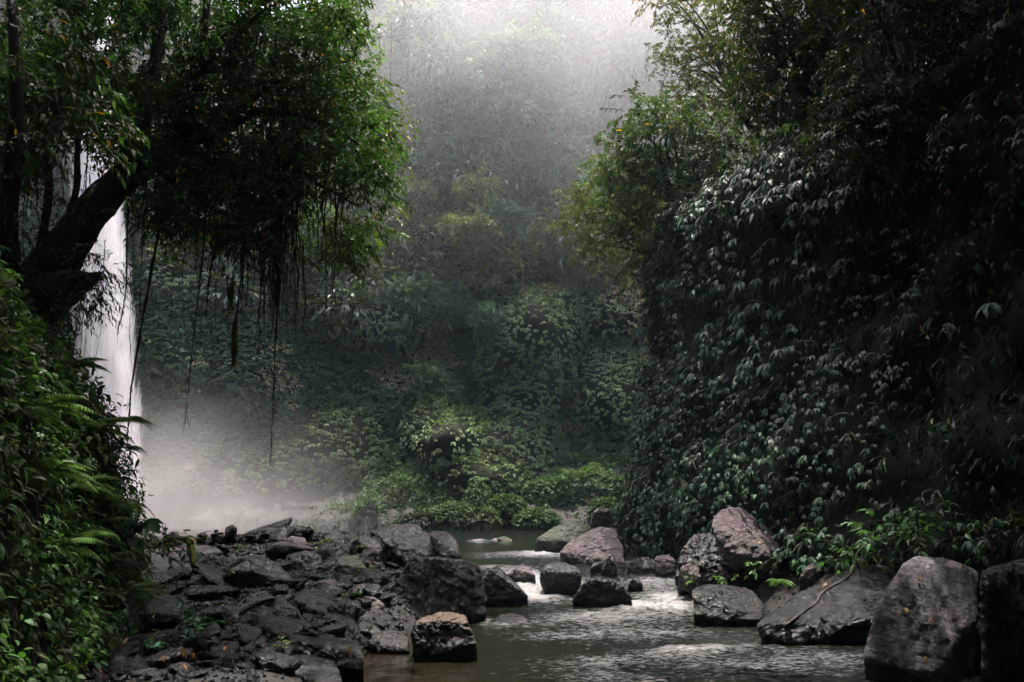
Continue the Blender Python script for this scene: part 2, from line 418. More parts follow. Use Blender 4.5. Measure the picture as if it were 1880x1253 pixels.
# gorge side on the left and behind the camera, outside the frame, raised to darken the foreground
LC = smooth_path([(-30, 36), (-24, 22), (-19, 10), (-15, -2), (-9, -12), (2, -15), (12, -14)], 60)
LS, LZ = np.meshgrid(np.arange(60), np.linspace(0, 42, 50))
lx = LC[LS, 0]; ly = LC[LS, 1]
nn = fbm(np.stack([lx, ly, LZ], -1)*.25, 41, 4)*1.6
dirc = norm(np.stack([lx, ly-12], -1)); off = nn + LZ*.08
tag(link('cliff', grid_mesh('side_cliff', np.stack([lx+dirc[..., 0]*off, ly+dirc[..., 1]*off, LZ], -1), M_CLIFFR)), kind='structure')

# ------------------------------------------------------------------ river
FOAM = [(955, 1062, 50, 14, 1.7), (985, 1088, 50, 18, 1.8), (1035, 1078, 50, 12, 1.3), (900, 1098, 30, 6, 1.2), (1100, 1100, 30, 7, .5), (1200, 1070, 60, 8, .55), (1230, 1100, 45, 9, 1.0), (1170, 1114, 70, 9, 1.0), (1245, 1120, 40, 10, .9),
        (1130, 1135, 110, 14, .6), (1320, 1194, 80, 5, .55), (1395, 1187, 40, 4, .45), (1270, 1200, 60, 5, .5), (1240, 1205, 80, 12, .7), (1100, 1220, 90, 12, .55), (920, 1150, 60, 8, .7), (885, 1140, 20, 6, .9),
        (1000, 1170, 120, 12, .45), (1180, 1165, 120, 12, .5), (1350, 1225, 120, 14, .5), (1500, 1210, 90, 12, .35), (1120, 1250, 120, 12, .5), (930, 1020, 90, 8, .8), (880, 995, 20, 3, 1.2), (910, 993, 8, 3, 1.1),
        (1000, 1018, 40, 5, 1.0), (900, 1045, 60, 6, .7), (1020, 1140, 90, 10, .4), (1210, 1085, 80, 18, .5), (560, 995, 200, 10, .6), (1620, 1225, 60, 8, .2), (1170, 1035, 50, 5, .5)]
wx = np.unique(np.concatenate([np.linspace(-30, -3, 40), np.linspace(-3, 6.5, 330), np.linspace(6.5, 12, 12)]))
wy = np.unique(np.concatenate([np.linspace(-3, 7, 20), np.linspace(7, 20, 420), np.linspace(20, 40, 160)]))
WX, WY = np.meshgrid(wx, wy)
wz0 = water_z(WY)
wu, wv = project(np.stack([WX, WY, wz0], -1))
foam_glint = np.zeros_like(WX)
for (px, py, rx, ry, a) in FOAM:
    foam_glint += a*np.exp(-(((wu-px)/rx)**2 + ((wv-py)/ry)**2))
foam_glint = foam_glint + .32*smoothstep(-.3, 1.2, WX)*smoothstep(30, 18, WY) + .25*fbm(np.stack([WX*.5, WY*.8, WX*0], -1), 57, 3)  # base level over the river paints sparse water highlights besides the foam
foam_glint = np.clip(np.where(WY > 3, foam_glint, 0), 0, 2)
Pw = np.stack([WX, WY, WX*0], -1)
wav = .020*fbm(Pw*np.array([1.5, 3.4, 1]), 51, 3) + .012*fbm(Pw*np.array([5, 11, 1]), 52, 2)
wav2 = .06*fbm(Pw*np.array([2.4, 4.2, 1]), 53, 4) + .05*np.abs(fbm(Pw*np.array([7, 12, 1]), 54, 2))
rough_ = np.clip(foam_glint, 0, 1.4)
side = smoothstep(-1.6, .2, WX)*.8 + .2
WZ = wz0 + .7*wav*(.35+.65*side) + wav2*np.minimum(rough_, 1) + .025*rough_
wm, t, out = newmat('river_water'); L = t.links.new
tc = N(t, 'ShaderNodeTexCoord')
fa = N(t, 'ShaderNodeAttribute', attribute_name='foam_glint')
mp = N(t, 'ShaderNodeMapping'); mp.inputs['Scale'].default_value = (.7, 2.2, 1); L(tc.outputs['Object'], mp.inputs[0])
nf = N(t, 'ShaderNodeTexNoise'); nf.inputs['Scale'].default_value = 10; nf.inputs['Detail'].default_value = 9; nf.inputs['Roughness'].default_value = .72; nf.inputs['Distortion'].default_value = .6; L(mp.outputs[0], nf.inputs['Vector'])
m1 = N(t, 'ShaderNodeMath', operation='MULTIPLY_ADD'); L(fa.outputs['Fac'], m1.inputs[0]); m1.inputs[1].default_value = .24; L(nf.outputs[0], m1.inputs[2])
mr = N(t, 'ShaderNodeMapRange'); mr.inputs[1].default_value = .61; mr.inputs[2].default_value = .84; L(m1.outputs[0], mr.inputs[0])
nc = N(t, 'ShaderNodeTexNoise'); nc.inputs['Scale'].default_value = .35; L(tc.outputs['Object'], nc.inputs['Vector'])
sx = N(t, 'ShaderNodeSeparateXYZ'); L(tc.outputs['Object'], sx.inputs[0])
ay = N(t, 'ShaderNodeMath', operation='MULTIPLY_ADD'); L(sx.outputs[1], ay.inputs[0]); ay.inputs[1].default_value = .16; L(sx.outputs[0], ay.inputs[2])
ay2 = N(t, 'ShaderNodeMath', operation='SUBTRACT'); L(ay.outputs[0], ay2.inputs[0]); ay2.inputs[1].default_value = 1.7
ax = N(t, 'ShaderNodeMath', operation='MULTIPLY_ADD'); L(nc.outputs[0], ax.inputs[0]); ax.inputs[1].default_value = 2.5; L(ay2.outputs[0], ax.inputs[2])
bm_ = N(t, 'ShaderNodeMapRange'); bm_.inputs[1].default_value = -.6; bm_.inputs[2].default_value = 2.2; L(ax.outputs[0], bm_.inputs[0])
mc = N(t, 'ShaderNodeMix', data_type='RGBA'); L(bm_.outputs[0], mc.inputs[0]); mc.inputs[6].default_value = (.012, .008, .004, 1); mc.inputs[7].default_value = (.0045, .0068, .004, 1)
mf = N(t, 'ShaderNodeMix', data_type='RGBA'); L(mr.outputs[0], mf.inputs[0]); L(mc.outputs[2], mf.inputs[6]); mf.inputs[7].default_value = (.24, .235, .235, 1)
p = N(t, 'ShaderNodeBsdfPrincipled'); L(mf.outputs[2], p.inputs['Base Color']); p.inputs['IOR'].default_value = 1.33; p.inputs['Specular IOR Level'].default_value = .2
rr = N(t, 'ShaderNodeMapRange'); rr.inputs[3].default_value = .07; rr.inputs[4].default_value = .8; L(mr.outputs[0], rr.inputs[0]); L(rr.outputs[0], p.inputs['Roughness'])
nb = N(t, 'ShaderNodeTexNoise'); nb.inputs['Scale'].default_value = 9; nb.inputs['Detail'].default_value = 5; L(mp.outputs[0], nb.inputs['Vector'])
b = N(t, 'ShaderNodeBump'); b.inputs['Strength'].default_value = .22; b.inputs['Distance'].default_value = .035; L(nb.outputs[0], b.inputs['Height'])
b2 = N(t, 'ShaderNodeBump'); b2.inputs['Strength'].default_value = .7; b2.inputs['Distance'].default_value = .05; L(mr.outputs[0], b2.inputs['Height']); L(b.outputs[0], b2.inputs['Normal'])
L(b2.outputs[0], p.inputs['Normal']); L(p.outputs[0], out.inputs[0])
tag(link('river', grid_mesh('river', np.stack([WX, WY, WZ], -1), wm, extra={'foam_glint': np.clip(foam_glint, 0, 1.5).ravel()})), kind='structure')

# ------------------------------------------------------------------ rocks
def ico(sub):
    bm = bmesh.new(); bmesh.ops.create_icosphere(bm, subdivisions=sub, radius=1)
    V = np.array([v.co[:] for v in bm.verts]); F = np.array([[v.index for v in f.verts] for f in bm.faces]); bm.free()
    return V/np.linalg.norm(V, axis=1)[:, None], F
ICO = {k: ico(k) for k in (3, 4, 5, 6)}
def hull_planes(pts, c=None):
    bm = bmesh.new()
    for p in pts: bm.verts.new(p)
    bmesh.ops.convex_hull(bm, input=bm.verts[:])
    bm.normal_update(); c = np.mean(pts, 0) if c is None else c; PL = []; cc_ = np.mean(pts, 0)
    for f in bm.faces:
        n = np.array(f.normal[:])
        if np.linalg.norm(n) < .5 or f.calc_area() < 1e-6: continue
        v0 = np.array(f.verts[0].co[:])
        if np.dot(n, v0 - cc_) < 0: n = -n
        d = float(np.dot(n, v0 - c))
        PL.append((*n, max(d, .01)))
    bm.free()
    return c, np.array(PL)
def rock_mesh(name, PL, sub, mat, rough=.03, seed=0, k=26, size=1.0, layer=None):
    D, F = ICO[sub]; r = 0
    for pl in (PL if isinstance(PL, list) else [PL]):
        q = D @ pl[:, :3].T / pl[:, 3]                    # 1/r for every plane
        q = np.maximum(q, 1e-4); mx = q.max(1, keepdims=True)
        r = np.maximum(r, 1/(mx[:, 0]*(((q/mx)**k).sum(1))**(1/k)))
    V = D*r[:, None]
    s = size
    a = fbm(V*2.3/s, seed, 4)*rough*2.0 + (1-np.abs(fbm(V*4.1/s + 7, seed+5, 5, .6))*2)*rough*1.1
    cr_ = np.abs(fbm(V*1.7/s + 31, seed+11, 3)); a = a - rough*.8*np.exp(-(cr_/.02)**2)      # cracks
    if sub >= 6: a = a + rough*.32*fbm(V*17/s, seed+13, 3, .6)
    if layer is not None:
        h = V @ np.asarray(layer); a = a + rough*.5*(vnoise(np.stack([h*9/s, h*0, h*0], -1) + fbm(V*1.5/s, seed+9, 2)[:, None]*.8, seed))
    V = V + norm(V)*((a-a.mean())*s)[:, None]
    return mesh_np(name, V, F, mat, smooth=True)
def hero(label, poly, Y, mat, depth=.8, tilt=0.0, back=.75, group=None, sub=5, rough=.03, sink=.25, seed=None, k=64, layer=None, name='boulder', extra=(), more=()):
    """boulder from its faces: ring of (px,py[,dY]) front corners at distance Y, leaning back by tilt, and a smaller rear ring"""
    pl = np.array([(a[0], a[1], a[2] if len(a) > 2 else 0) for a in poly], float)
    ybase = pl[:, 1].max(); yy = Y + pl[:, 2] + tilt*(ybase - pl[:, 1])/FPX*Y
    P = at(pl[:, 0], pl[:, 1], yy)
    c = P.mean(0)
    B = (P - c)*np.array([back, 1, back]) + c + np.array([depth*c[0]/c[1]*.95, depth, -.06*depth])
    low = P[P[:, 2] < P[:, 2].min() + .35*(np.ptp(P[:, 2]))] - np.array([-.1*c[0]/c[1], -.1, sink])
    pts = np.concatenate([P, B, low, np.array([at(e[0], e[1], Y+e[2]) for e in extra]).reshape(-1, 3)])
    c, PL = hull_planes(pts)
    if more:
        PL = [PL]
        for mp_ in more:
            ml = np.array([(a[0], a[1], a[2] if len(a) > 2 else 0) for a in mp_], float); Pm = at(ml[:, 0], ml[:, 1], Y + ml[:, 2])
            Bm = Pm + np.array([depth*.7*c[0]/c[1], depth*.7, 0]); PL.append(hull_planes(np.concatenate([Pm, Bm]), c)[1])
    size = float(np.ptp(pts, axis=0).max())/2
    seed = int(abs(pl.sum())) % 9973 if seed is None else seed
    me = rock_mesh(name, PL, sub, K[mat], rough, seed, k, size, layer)
    o = link(name, me, loc=c)
    return tag(o, label, 'boulder' if name == 'boulder' else 'rock', group)
RB = 'boulders in and beside the river'
hero('big black block-shaped boulder with a wet slanted face at the left edge of the river', [(751, 1023), (800, 1022), (856, 1025), (880, 1040, .35), (895, 1095, .4), (893, 1128, .3), (857, 1130), (790, 1134), (722, 1133), (712, 1090), (736, 1050)], 12.5, 'ridged', .9, .25, .85, RB, 6, .035, layer=(.45, 0, .9))
hero('long wet slab with a dark upper rim behind the black block boulder', [(690, 982), (707, 963, .6), (760, 964, .6), (798, 990, .4), (812, 1022), (745, 1035), (718, 1005)], 14.2, 'grey', .9, .6, .8, RB, 6, .03)
hero('smooth round-shouldered boulder with a pale shining top right of the wet slab', [(787, 980), (800, 975, .5), (822, 977, .5), (839, 993, .3), (841, 1012), (848, 1024), (806, 1026), (794, 1000)], 14.0, 'grey', .7, .4, .85, RB, 5, .02)
hero('squat dark boulder with a muddy brown top standing in the brown shallows', [(750, 1160), (757, 1143), (777, 1134, .2), (815, 1126, .4), (850, 1129, .3), (862, 1140), (874, 1165), (880, 1186), (825, 1200), (758, 1190)], 9.9, 'browntop', .55, .3, .85, RB, 6, .05, k=24)
hero('long grey slab with a furrowed face lying at the lower left waterline', [(528, 1172), (560, 1170, .2), (600, 1178, .3), (659, 1184, .3), (670, 1204), (671, 1230), (622, 1222), (560, 1205), (536, 1195)], 8.9, 'ridged', .5, .3, .9, RB, 6, .035)
hero('large dark wedge-shaped boulder leaning in the middle of the stony left bank', [(412, 1138), (450, 1112, .2), (518, 1091, .4), (545, 1120, .2), (586, 1172), (560, 1195), (480, 1185), (420, 1172)], 10.2, 'black', .9, .1, .8, RB, 6, .03)
hero('dark slanting boulder with a rough grey shoulder right of the wedge-shaped boulder', [(536, 1098), (565, 1088, .3), (597, 1097, .3), (652, 1138, .1), (642, 1152), (668, 1180), (660, 1192), (590, 1180), (560, 1140)], 10.6, 'brown', .8, .25, .85, RB, 6, .035)
hero('rounded black boulder below the low mossy rocks left of the bank centre', [(398, 1072), (427, 1043), (468, 1019, .3), (509, 1033, .3), (548, 1072), (543, 1090), (490, 1095), (420, 1090)], 12.3, 'black', .9, .1, .85, RB, 5, .03)
hero('dark humped rock with an olive top among pale flat stones on the left bank', [(612, 1066), (616, 1035), (628, 1020, .3), (655, 1020, .3), (675, 1045), (682, 1070), (640, 1078)], 13.2, 'moss', .6, .3, .85, RB, 5, .03)
hero('brown boulder on the crest of the left bank', [(588, 1008), (596, 985), (615, 972, .2), (636, 985, .2), (642, 1008), (615, 1018)], 16.5, 'brown', .7, .3, .85, RB, 5, .03)
hero('low dark-capped boulder between the crest boulder and the long wet slab', [(640, 1018), (646, 992), (660, 983, .3), (690, 988, .3), (705, 1010), (700, 1024), (665, 1026)], 15.2, 'brown', .8, .3, .85, RB, 5, .025)
hero('large wet boulder with a pale purple sloping face at midstream beyond the rapids', [(1026, 1014), (1045, 995, .3), (1078, 978, .7), (1102, 968, 1.0), (1130, 972, 1.0), (1146, 1013, .5), (1148, 1034), (1100, 1036), (1058, 1033), (1030, 1027)], 20.0, 'purple', 1.2, .3, .85, RB, 6, .035)
hero('tall brown rock rising behind the pale sloping midstream boulder', [(1083, 960), (1086, 943), (1097, 934), (1118, 934), (1130, 958), (1150, 1010), (1130, 1020), (1090, 1010)], 21.6, 'brown', 1.2, .1, .8, RB, 5, .04)
hero('long dark mossy boulder at the foot of the green bank', [(980, 1006), (984, 990), (1018, 967, .4), (1056, 957, .6), (1088, 966, .4), (1092, 1000), (1040, 1010)], 22.6, 'moss', 1.2, .1, .85, RB, 5, .03)
hero('smooth black egg-shaped boulder at the head of the rapids', [(984, 1058), (988, 1044), (1000, 1033, .2), (1022, 1029, .3), (1052, 1034, .3), (1073, 1046), (1072, 1066), (1050, 1078), (998, 1078)], 15.6, 'black', .9, .2, .85, RB, 5, .015, k=10)
hero('black horn-shaped rock standing in the rapids', [(1050, 1102), (1062, 1080), (1078, 1062), (1100, 1052, .1), (1130, 1062, .1), (1146, 1078), (1162, 1098), (1105, 1106)], 14.2, 'brown', .5, .1, .75, RB, 6, .04, more=[[(1092, 1096, .1), (1082, 1050, .1), (1090, 1036, .15), (1108, 1032, .2), (1120, 1090, .2)], [(1108, 1098, .1), (1108, 1040, .15), (1119, 1016, .2), (1126, 1018, .2), (1132, 1045, .2), (1142, 1092, .1)]])
hero('dark peaked rock by the left end of the rapids', [(886, 1096), (888, 1060), (898, 1046), (912, 1037, .2), (924, 1052, .1), (945, 1075), (969, 1093), (925, 1101)], 14.4, 'black', .6, .15, .8, RB, 5, .04)
hero('small pale wedge rock in white water behind the peaked rock', [(926, 1056), (944, 1044), (960, 1038, .2), (972, 1042, .2), (984, 1056), (955, 1062)], 17.0, 'purple', .5, .3, .8, RB, 5, .04)
hero('flat wet rock barely above the water downstream of the rapids', [(904, 1144), (914, 1133, .2), (936, 1129, .3), (962, 1134, .2), (972, 1143), (950, 1149), (920, 1149)], 12.6, 'grey', .4, .2, .9, RB, 5, .03, sink=.1)
hero('low brown rock against the right cliff beyond the rapids', [(1146, 1052), (1156, 1030), (1186, 1022, .3), (1206, 1028, .3), (1219, 1052), (1180, 1058)], 18.6, 'brown', .8, .2, .85, RB, 5, .03)
hero('pale grey rock squeezed between the low brown rock and the dark overhung boulder', [(1198, 1040), (1204, 1022), (1226, 1018, .2), (1240, 1030), (1238, 1050), (1214, 1054)], 18.0, 'purple', .6, .3, .85, RB, 5, .03)
hero('small dark stone breaking the surface right of the horn-shaped rock', [(1152, 1076), (1160, 1062), (1172, 1058, .1), (1180, 1074), (1165, 1080)], 16.2, 'black', .3, .2, .85, RB, 4, .04, sink=.1)
hero('small mossy rock in the calm far water', [(908, 1001), (914, 988), (926, 984, .2), (940, 990, .2), (943, 1002), (925, 1004)], 27, 'moss', .6, .2, .85, RB, 4, .04, sink=.1)
hero('big mauve boulder with a coarse sunlit face perched on the right bank', [(1305, 972), (1309, 955, .2), (1322, 940, .5), (1337, 930, .8), (1360, 931, .9), (1392, 952, .8), (1422, 979, .5), (1433, 1003, .2), (1427, 1018), (1410, 1025), (1380, 1022), (1345, 1018), (1318, 994)], 14.5, 'purple', .8, .45, .8, RB, 6, .035)
hero('dark broken boulder under the perched mauve boulder', [(1238, 1068), (1246, 1030), (1252, 1005, .2), (1277, 980, .5), (1300, 976, .6), (1330, 1012, .5), (1380, 1030, .4), (1392, 1070), (1330, 1085), (1256, 1084)], 15.4, 'brown', 1.2, .1, .8, RB, 6, .06)
hero('knobbly pale rock at the left foot of the dark broken boulder', [(1246, 1058), (1250, 1042), (1266, 1034, .1), (1282, 1044, .1), (1284, 1060), (1266, 1066)], 14.9, 'purple', .4, .3, .8, RB, 5, .06)
hero('long low rock at the waterline below the broken boulder', [(1270, 1085), (1290, 1077, .3), (1330, 1076, .5), (1382, 1084, .4), (1405, 1112, .1), (1398, 1136), (1350, 1140), (1299, 1134), (1272, 1124)], 12.3, 'slab', .8, .5, .9, RB, 6, .035)
hero('small pale upright stone beside the fern on the right bank', [(1466, 1064), (1476, 1046), (1492, 1033, .1), (1508, 1030, .1), (1508, 1046), (1492, 1066)], 13.0, 'purple', .3, .2, .8, RB, 5, .03)
hero('great dark slab slanting down into the water on the right', [(1389, 1144), (1420, 1122, .2), (1470, 1092, .5), (1540, 1052, .9), (1600, 1030, 1.2), (1664, 1040, .8), (1655, 1090, .2), (1612, 1140), (1592, 1180), (1500, 1182), (1430, 1180), (1396, 1166)], 10.9, 'slab', .8, .3, .85, RB, 6, .035, layer=(-.3, 0, .9))
hero('brown ridged rock lying on top of the great dark slab', [(1568, 1040), (1586, 1008, .1), (1620, 998, .3), (1655, 994, .3), (1682, 1006, .2), (1668, 1022), (1640, 1034), (1600, 1056)], 12.4, 'ridged', .7, .3, .8, RB, 5, .05)
hero('tilted layered grey and pink boulder, the largest on the lower right', [(1582, 1203), (1590, 1172), (1611, 1112), (1630, 1094), (1659, 1068), (1658, 1034, .1), (1686, 1018, .3), (1732, 1021, .4), (1799, 1048, .4), (1797, 1136, .2), (1750, 1172), (1746, 1205), (1716, 1236), (1644, 1227), (1597, 1214)], 8.9, 'strata', .7, .35, .7, RB, 6, .013, sink=.6, layer=(.35, .1, .95), k=80)
hero('dark boulder cut by the right border of the view', [(1799, 1055), (1822, 1042, .3), (1880, 1026, .4), (1990, 1030, .4), (2010, 1250), (1900, 1260), (1799, 1252)], 8.7, 'black', 1.2, .1, .9, RB, 5, .03)
hero('shadowed grey rock under the shrubs behind the layered boulder', [(1742, 1018), (1752, 992), (1776, 978, .2), (1794, 990, .2), (1798, 1018), (1770, 1028)], 11.5, 'grey', .6, .2, .85, RB, 5, .05)
hero('flat rough-grained stone at the bottom border, left of centre', [(318, 1240), (330, 1222, .3), (390, 1210, .5), (440, 1214, .4), (462, 1240), (450, 1275), (340, 1275)], 8.1, 'granite', .5, .5, .9, RB, 5, .02)
hero('rough dark stone with fallen leaves on it below the planted mound', [(262, 1122), (275, 1102, .3), (305, 1094, .4), (332, 1108, .2), (334, 1132), (300, 1144), (268, 1140)], 9.6, 'brown', .5, .4, .9, RB, 5, .03)
hero('dark glossy slab at the bottom border beside the furrowed slab', [(462, 1230), (480, 1208, .3), (560, 1206, .4), (618, 1222, .2), (630, 1262), (540, 1280), (470, 1276)], 8.2, 'black', .6, .5, .9, RB, 5, .03)
hero('pale grey slab at the upper left of the stony bank by the mossy root', [(306, 1048), (312, 1030, .2), (332, 1032, .3), (354, 1040, .2), (350, 1056), (320, 1058)], 13.0, 'grey', .4, .5, .9, RB, 5, .03)
hero('pinkish flat slab on the crest of the left bank', [(500, 1006), (512, 996, .2), (535, 985, .3), (560, 988, .3), (566, 1002), (540, 1012)], 16.0, 'purple', .5, .5, .9, RB, 5, .02)
hero('squared dark rock on the left bank below the pinkish slab', [(520, 1060), (526, 1020, .1), (560, 1010, .3), (590, 1020, .2), (596, 1058), (556, 1076)], 13.8, 'black', .7, .1, .85, RB, 5, .04)
hero('rock shelf half sunk where the brown shallows meet the left bank', [(674, 1180), (684, 1166, .1), (715, 1162, .2), (748, 1170, .1), (752, 1196), (700, 1200)], 10.4, 'brown', .5, .3, .9, RB, 5, .04)
hero('small shaded boulder under the furrowed slab edge at the waterline', [(650, 1150), (668, 1140, .1), (690, 1150, .1), (712, 1176), (690, 1196), (655, 1190)], 10.8, 'black', .5, .1, .8, RB, 5, .04)
hero('pale lens-shaped stone in the middle of the left bank', [(657, 1078), (666, 1071, .1), (686, 1071, .2), (701, 1083), (690, 1090), (668, 1088)], 12.2, 'grey', .25, .5, .9, RB, 4, .015, sink=.03)
hero('pale oval stone left of the lens-shaped stone', [(600, 1078), (612, 1070, .1), (632, 1075, .1), (640, 1086), (624, 1092), (604, 1088)], 12.0, 'grey', .25, .5, .9, RB, 4, .015, sink=.03)
hero('thin brown flat stone above the lens-shaped stone', [(638, 1066), (650, 1060, .1), (672, 1061, .1), (678, 1068), (650, 1072)], 12.7, 'brown', .25, .5, .9, RB, 4, .015, sink=.03)
hero('pale knobbly stone at the left foot of the black block boulder', [(654, 1108), (664, 1096, .1), (690, 1096, .1), (708, 1112), (696, 1124), (664, 1124)], 11.6, 'purple', .3, .4, .9, RB, 4, .05, sink=.05)
hero('broken dark rock with a pale ledge behind the slanting boulder', [(600, 1120), (610, 1098, .1), (650, 1096, .2), (700, 1116, .1), (712, 1140), (650, 1150)], 11.4, 'brown', .5, .3, .9, RB, 5, .06)

# loose stones: sizes and kinds from a few shared meshes
def rand_planes(seed, flat=.6, n=15):
    r = np.random.default_rng(seed); D = norm(r.normal(size=(n, 3))); d = r.uniform(.62, 1.0, n)
    PL = np.column_stack([D, d]); ax = np.vstack([np.eye(3), -np.eye(3)]); PL = np.vstack([PL, np.column_stack([ax, [1, .85, .9, 1, .85, .9]])])
    PL[:, 2] /= flat; nn_ = np.linalg.norm(PL[:, :3], axis=1); PL[:, 3] /= nn_; PL[:, :3] /= nn_[:, None]
    return PL
LOOSE = []
for i in range(12):
    LOOSE.append([rock_mesh('stone', rand_planes(100+i, [.5, .75, .4][i % 3], 11), 4, K[m], .045, 100+i, 60) for m in ('black', 'brown', 'grey', 'granite', 'purple')])
def loose(x, y, s, mi, label, group, sinkf=.3, flat=None):
    me = LOOSE[int(rng.integers(12))][mi]
    o = link('stone', me); z = float(ground_z(x, y))
    o.location = (float(x), float(y), z + s*(.5-sinkf)); o.rotation_euler = (rng.normal(0, .25), rng.normal(0, .25), rng.uniform(0, 6.28))
    o.scale = (s*rng.uniform(.8, 1.3), s*rng.uniform(.7, 1.1), s*rng.uniform(.6, 1.0))
    tag(o, label, 'stone', group); return o
cnt = 0
taken = []
while cnt < 150:
    px = rng.uniform(230, 730); py = rng.uniform(992, 1245) if rng.random() < .8 else rng.uniform(985, 1010)
    if px < 330 and py < 1040: continue
    g = ground_at(px, py, .55)
    for _ in range(3): g = ground_at(px, py, min(float(ground_z(g[0], g[1])), 1.2))
    x, y = g[0], g[1]; z = float(ground_z(x, y))
    if z < float(water_z(y)) - .05 or y > 24 or x < float(mound_edge(np.array(y))) + .1: continue
    s = rng.choice([.10, .16, .26, .38], p=[.42, .36, .16, .06])*(.75 + .025*y)
    if any((x-a)**2 + (y-b_)**2 < (.55*(s+c_))**2 for a, b_, c_ in taken): continue
    taken.append((x, y, s))
    mi = int(rng.choice([0, 1, 2, 3, 4], p=[.34, .30, .16, .12, .08]))
    big = s > .3
    loose(x, y, s, mi, ('medium' if big else 'small') + ' ' + ['black', 'brown', 'grey', 'coarse pale', 'mauve'][mi] + ' angular stone lying loose on the wet stony left bank',
          ('medium' if big else 'small') + ' ' + ['black', 'brown', 'grey', 'coarse pale', 'mauve'][mi] + ' stones of the left bank')
    cnt += 1
cnt = 0
while cnt < 45:
    px = rng.uniform(1180, 1860); py = rng.uniform(1015, 1130)
    g = ground_at(px, py, .4)
    for _ in range(3): g = ground_at(px, py, min(float(ground_z(g[0], g[1])), 1.4))
    x, y = g[0], g[1]
    if y > 22 or float(ground_z(x, y)) < float(water_z(y)): continue
    s = rng.choice([.12, .2, .32])
    if any((x-a)**2 + (y-b_)**2 < (.55*(s+c_))**2 for a, b_, c_ in taken): continue
    taken.append((x, y, s)); mi = int(rng.choice([0, 1, 2], p=[.4, .35, .25]))
    loose(x, y, s, mi, 'loose ' + ['black', 'brown', 'grey'][mi] + ' stone among the boulders of the right bank', ['black', 'brown', 'grey'][mi] + ' stones of the right bank'); cnt += 1
for i in range(70):
    x, y = rng.uniform(-5.4, -1.6), rng.uniform(13.0, 17.4); s = rng.choice([.10, .16, .24])
    if any((x-a)**2 + (y-b_)**2 < (.5*(s+c_))**2 for a, b_, c_ in taken) or x < float(mound_edge(np.array(y))) + .1: continue
    taken.append((x, y, s)); mi = int(rng.choice([0, 1])); loose(x, y, s, mi, 'small ' + ['black', 'brown'][mi] + ' stone near the crest of the left bank', 'small ' + ['black', 'brown'][mi] + ' stones near the crest of the left bank')
# gravel and small stones between them
gb = Bag(); Vg, Fg = ico(1); n = 14000
X = np.concatenate([rng.uniform(-5.8, -.8, 11500), rng.uniform(3.4, 8, 2500)]); Y = np.concatenate([rng.uniform(7.5, 18, 11500), rng.uniform(8, 20, 2500)]); Z = ground_z(X, Y)
k = Z > water_z(Y) - .05; P = np.stack([X, Y, Z], -1)[k]; m = len(P); sz = .018 + .05*rng.random(m)**3
gb.add(*inst((Vg*(1+.25*rng.normal(size=(len(Vg), 1))), Fg), P, frames(rnd(m), UP+rnd(m, .3)), np.stack([sz*rng.uniform(.8, 1.6, m), sz, sz*rng.uniform(.35, .8, m)], -1), np.ones((m, 3))*.03))
tag(link('gravel', gb.mesh('gravel', K['brown'])), kind='stuff', label='dark wet gravel filling the gaps between the rocks', cat='gravel')
# little cairns along the crest of the left bank: a stone with a pebble on top
for i, (px, py, wpx, peb, wh) in enumerate([(372, 993, 16, 0, 'smallest, bare'), (396, 990, 20, 1, 'first capped'), (424, 988, 24, 1, 'square-cut'), (459, 989, 16, 1, 'domed'), (484, 990, 22, 1, 'leaning'), (535, 976, 20, 1, 'tallest'), (566, 972, 22, 1, 'rightmost'), (317, 985, 18, 1, 'leftmost, by the leaves')]):
    Y = 16.8; q = at(px, py, Y); s = wpx/FPX*Y/2
    def top_of(me, sc_): return max(v.co.z for v in me.vertices)*sc_
    gz = float(ground_z(q[0], q[1]))
    m3 = LOOSE[(i*3+1) % 12][1]; s3 = s*1.3; b3 = link('stone', m3); b3.location = (q[0], q[1]+.05, gz + .3*s3); b3.scale = (s*1.9, s*1.5, s3)
    z1 = gz + .3*s3 + top_of(m3, s3)
    m1_ = LOOSE[(i*5) % 12][0]; base = link('stone', m1_); hz_ = max(s*1.15, min(s*2.2, (q[2]-z1)*.8)); t1 = top_of(m1_, hz_)
    base.location = (q[0], q[1], z1 + t1*.75); base.scale = (s*1.1, s, hz_); base.rotation_euler = (0, 0, i)
    tag(base, wh + ' stone standing on the crest of the left bank against the spray', 'stone', 'stones standing on the crest of the left bank')
    tag(b3, 'dark footing stone under the ' + wh + ' stone on the bank crest', 'stone', 'footing stones on the bank crest')
    if peb:
        mp_ = LOOSE[(i*7) % 12][0]; pb = link('pebble', mp_); pb.scale = (s*.42, s*.42, s*.30); pb.location = (q[0]+.01, q[1], z1 + t1*1.72 + top_of(mp_, s*.3)*.8)
        tag(pb, 'tiny pebble balanced on the ' + wh + ' standing stone of the bank crest', 'pebble', 'pebbles balanced on standing stones')

